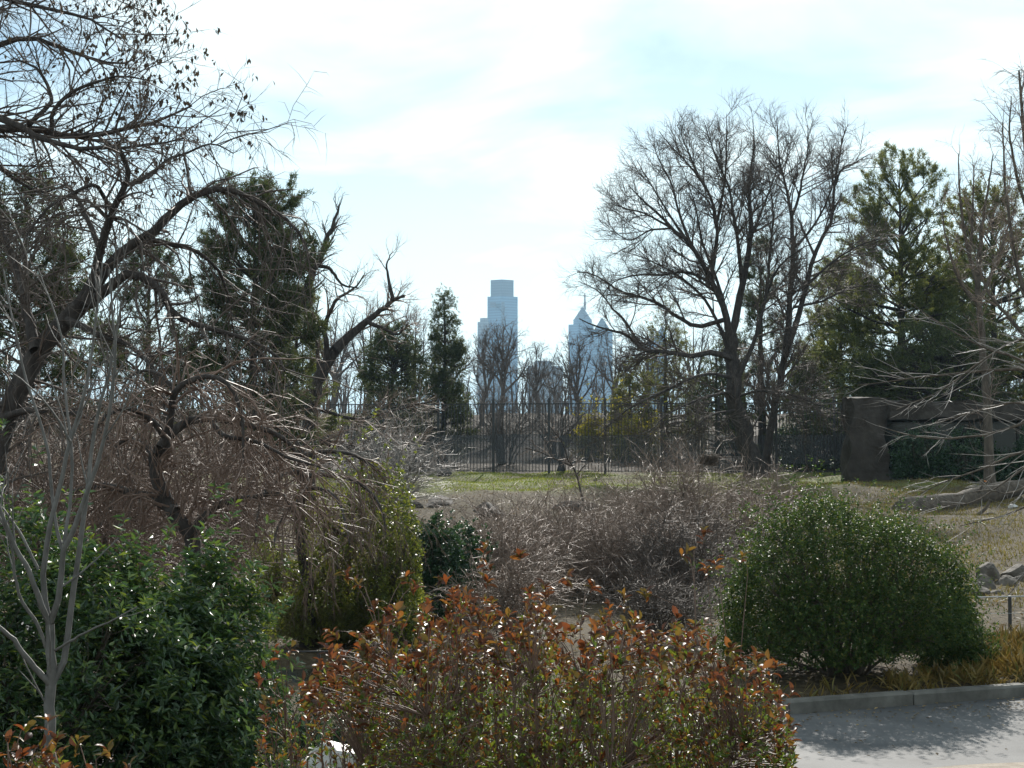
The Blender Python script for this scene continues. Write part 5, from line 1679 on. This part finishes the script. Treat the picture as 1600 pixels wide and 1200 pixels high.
# low evergreen groundcover under the red shrub
rng = np.random.default_rng(520)
N = 2600
gxp = rng.uniform(-.5, 1.0, N); gyp = rng.uniform(6.9, 8.6, N)
gzp = ground_z(gxp, gyp) + rng.uniform(.05, .62, N) * (1 - .25 * np.abs(gxp) / 1.7)
tip = np.stack([gxp, gyp, gzp], 1)
d = norm(np.array((0, 0, 1.0)) + rng.normal(0, .45, (N, 3)))
pos, dd = shoots(tip, d, 6, rng, .05, (35, 85))
o = link('groundcover', leaf_mesh('groundcover', pos, dd, .026 * rng.uniform(.7, 1.2, len(pos)), .011, rng, GREENLF, '2', .6), kind='stuff')
tag(o, 'low glossy green evergreen groundcover behind the big red shrub', 'groundcover')

# straw coloured tufts along the kerb under the hedge
rng = np.random.default_rng(530)
N = 9000
tx = 1.9 + 5.6 * rng.random(N) ** .55
ty = farline(tx) + .25 + np.abs(rng.normal(0, .55, N)) * np.interp(tx, [1.9, 4, 5, 7.5], [.3, .6, 1.5, 2.0])
cl_ = (np.sin(tx * 7.1 + np.sin(tx * 2.3) * 2) * np.sin(ty * 6.3 + tx) + rng.normal(0, .35, N) > -.1) & ((tx > 3.6) | (rng.random(N) < .25))
tx, ty = tx[cl_], ty[cl_]
N = len(tx)
pos = np.stack([tx, ty, ground_z(tx, ty) - .01], 1)
d = norm(np.array((0, 0, .6)) + rng.normal(0, .7, (N, 3))); d[:, 2] = np.abs(d[:, 2])
o = link('straw_tufts', leaf_mesh('straw_tufts', pos, d, rng.uniform(.06, .24, N), rng.uniform(.005, .010, N), rng, TUFT, '4', 1.0), kind='stuff')
tag(o, 'straw coloured grassy tufts along the kerb below the hedge', 'groundcover')

N = 7500
tx = rng.uniform(5.0, 8.2, N); ty = farline(tx) + .3 + rng.random(N) * 2.6
kk_ = (np.sin(tx * 5.3) * np.sin(ty * 4.7) + rng.normal(0, .4, N)) > -.1
tx, ty = tx[kk_], ty[kk_]; N = len(tx)
pos = np.stack([tx, ty, ground_z(tx, ty) - .01], 1)
d = norm(np.array((0, 0, .6)) + rng.normal(0, .6, (N, 3))); d[:, 2] = np.abs(d[:, 2])
o = link('straw_bed', leaf_mesh('straw_bed', pos, d, rng.uniform(.08, .36, N), rng.uniform(.004, .008, N), rng, TUFT, '4', 1.0), kind='stuff')
tag(o, 'taller straw and green perennials right of the hedge before the low railing', 'groundcover')

# dry grass on the slope, lawn by the railing, leaf litter
rng = np.random.default_rng(540)


def blades(name, n, fx_, fy_, hmin, hmax, w, mat, label, cat, mask=None, lean=.5):
    x_ = rng.uniform(*fx_, n); y_ = rng.uniform(*fy_, n)
    if mask is not None:
        k = mask(x_, y_); x_, y_ = x_[k], y_[k]
    pos = np.stack([x_, y_, ground_z(x_, y_) - .01], 1)
    d = norm(np.array((0, 0, 1.0)) + rng.normal(0, lean, (len(pos), 3)))
    s, w_ = frames(d, rng, None, 1.0)
    l = rng.uniform(hmin, hmax, len(pos))[:, None]
    v = np.stack([pos - s * w / 2, pos + s * w / 2, pos + d * l], 1).reshape(-1, 3)
    o = link(name, mesh_np(name, v, None, np.arange(len(v)).reshape(-1, 3), mat, False), kind='stuff')
    tag(o, label, cat)


pat = lambda x_, y_: (np.sin(x_ * 1.9 + np.sin(y_ * .8) * 2) + np.sin(y_ * 1.3 - x_ * .6) + rng.normal(0, .8, len(x_))) > -.7
blades('dry_grass', 60000, (5.2, 16), (22, 50), .04, .13, .024, DRYGRASS, 'dry tan grass covering the sunny slope beyond the hedge', 'grass', pat, .7)
blades('lawn_grass', 45000, (-6.5, 10), (47.2, 60), .03, .08, .03, GRASS, 'fresh green lawn strip in front of the railing fence', 'grass', lambda x_, y_: (np.sin(x_ * .9 + 1) + np.sin(y_ * 1.1 + x_ * .4) + rng.normal(0, .7, len(x_))) > -.9 + .25 * np.maximum(x_, 0) / 3)
N = 21000
lx = rng.uniform(-11, 9, N); ly = rng.uniform(15.5, 47, N)
keep = ~((ly < farline(lx) + .3)) & (np.abs(ly - np.interp(lx, [-14, -6, -2.8, 0, 7], [20.6, 21.4, 22.4, 24.0, 27.5]) - .15) > np.where(rng.random(N) < .06, 0, 1.45)) & (((lx + 2) / 1.4) ** 2 + ((ly - 17.1) / 1.1) ** 2 > 1)
lx, ly = lx[keep], ly[keep]; N = len(lx)
pos = np.stack([lx, ly, ground_z(lx, ly) + .012], 1)
az = rng.random(N) * 6.28
d = norm(np.stack([np.cos(az), np.sin(az), rng.normal(0, .3, N)], 1))
o = link('leaf_litter', leaf_mesh('leaf_litter', pos, d, rng.uniform(.04, .10, N), rng.uniform(.025, .05, N), rng, DRY, '2', .25), kind='stuff')
tag(o, 'scattered dry brown leaf litter under the bare shrubs', 'leaves')

N = 700
lx = rng.uniform(1.2, 9, N); ly = farline(lx) - np.abs(rng.normal(0, .45, N)) - .02
ly = np.where(rng.random(N) < .25, farline(lx) - rng.uniform(.1, 3.0, N), ly)
pos = np.stack([lx, ly, np.full(N, PZ + .026)], 1)
az = rng.random(N) * 6.28
d = norm(np.stack([np.cos(az), np.sin(az), np.abs(rng.normal(0, .18, N))], 1))
o = link('fallen_leaves', leaf_mesh('fallen_leaves', pos, d, rng.uniform(.02, .055, N), rng.uniform(.012, .028, N), rng, DRY, '2', .2), kind='stuff')
tag(o, 'few dry leaves and bits blown along the kerb onto the path', 'leaves')

# ------------------------------------------------------------------ haze
m_haze = bpy.data.materials.new('haze')
m_haze.use_nodes = True
nt = m_haze.node_tree
for n in list(nt.nodes):
    nt.nodes.remove(n)
ho = nt.nodes.new('ShaderNodeOutputMaterial')
hv = nt.nodes.new('ShaderNodeVolumePrincipled')
hv.inputs['Color'].default_value = (.52, .78, 1.0, 1)
hv.inputs['Density'].default_value = .00014
hv.inputs['Anisotropy'].default_value = .25
nt.links.new(hv.outputs[0], ho.inputs['Volume'])
mb = MB(); mb.box(-3600, 3600, -60, 9100, -24, 300)
o = link('haze', mb.mesh('haze', m_haze), kind='stuff')
tag(o, 'thin pale blue haze veiling the distant towers', 'haze')

print('TRIS', sum(sum(len(p.vertices) - 2 for p in o.data.polygons) if len(o.data.polygons) < 2000 else len(o.data.loops) - 2 * len(o.data.polygons) for o in bpy.data.objects if o.type == 'MESH'))
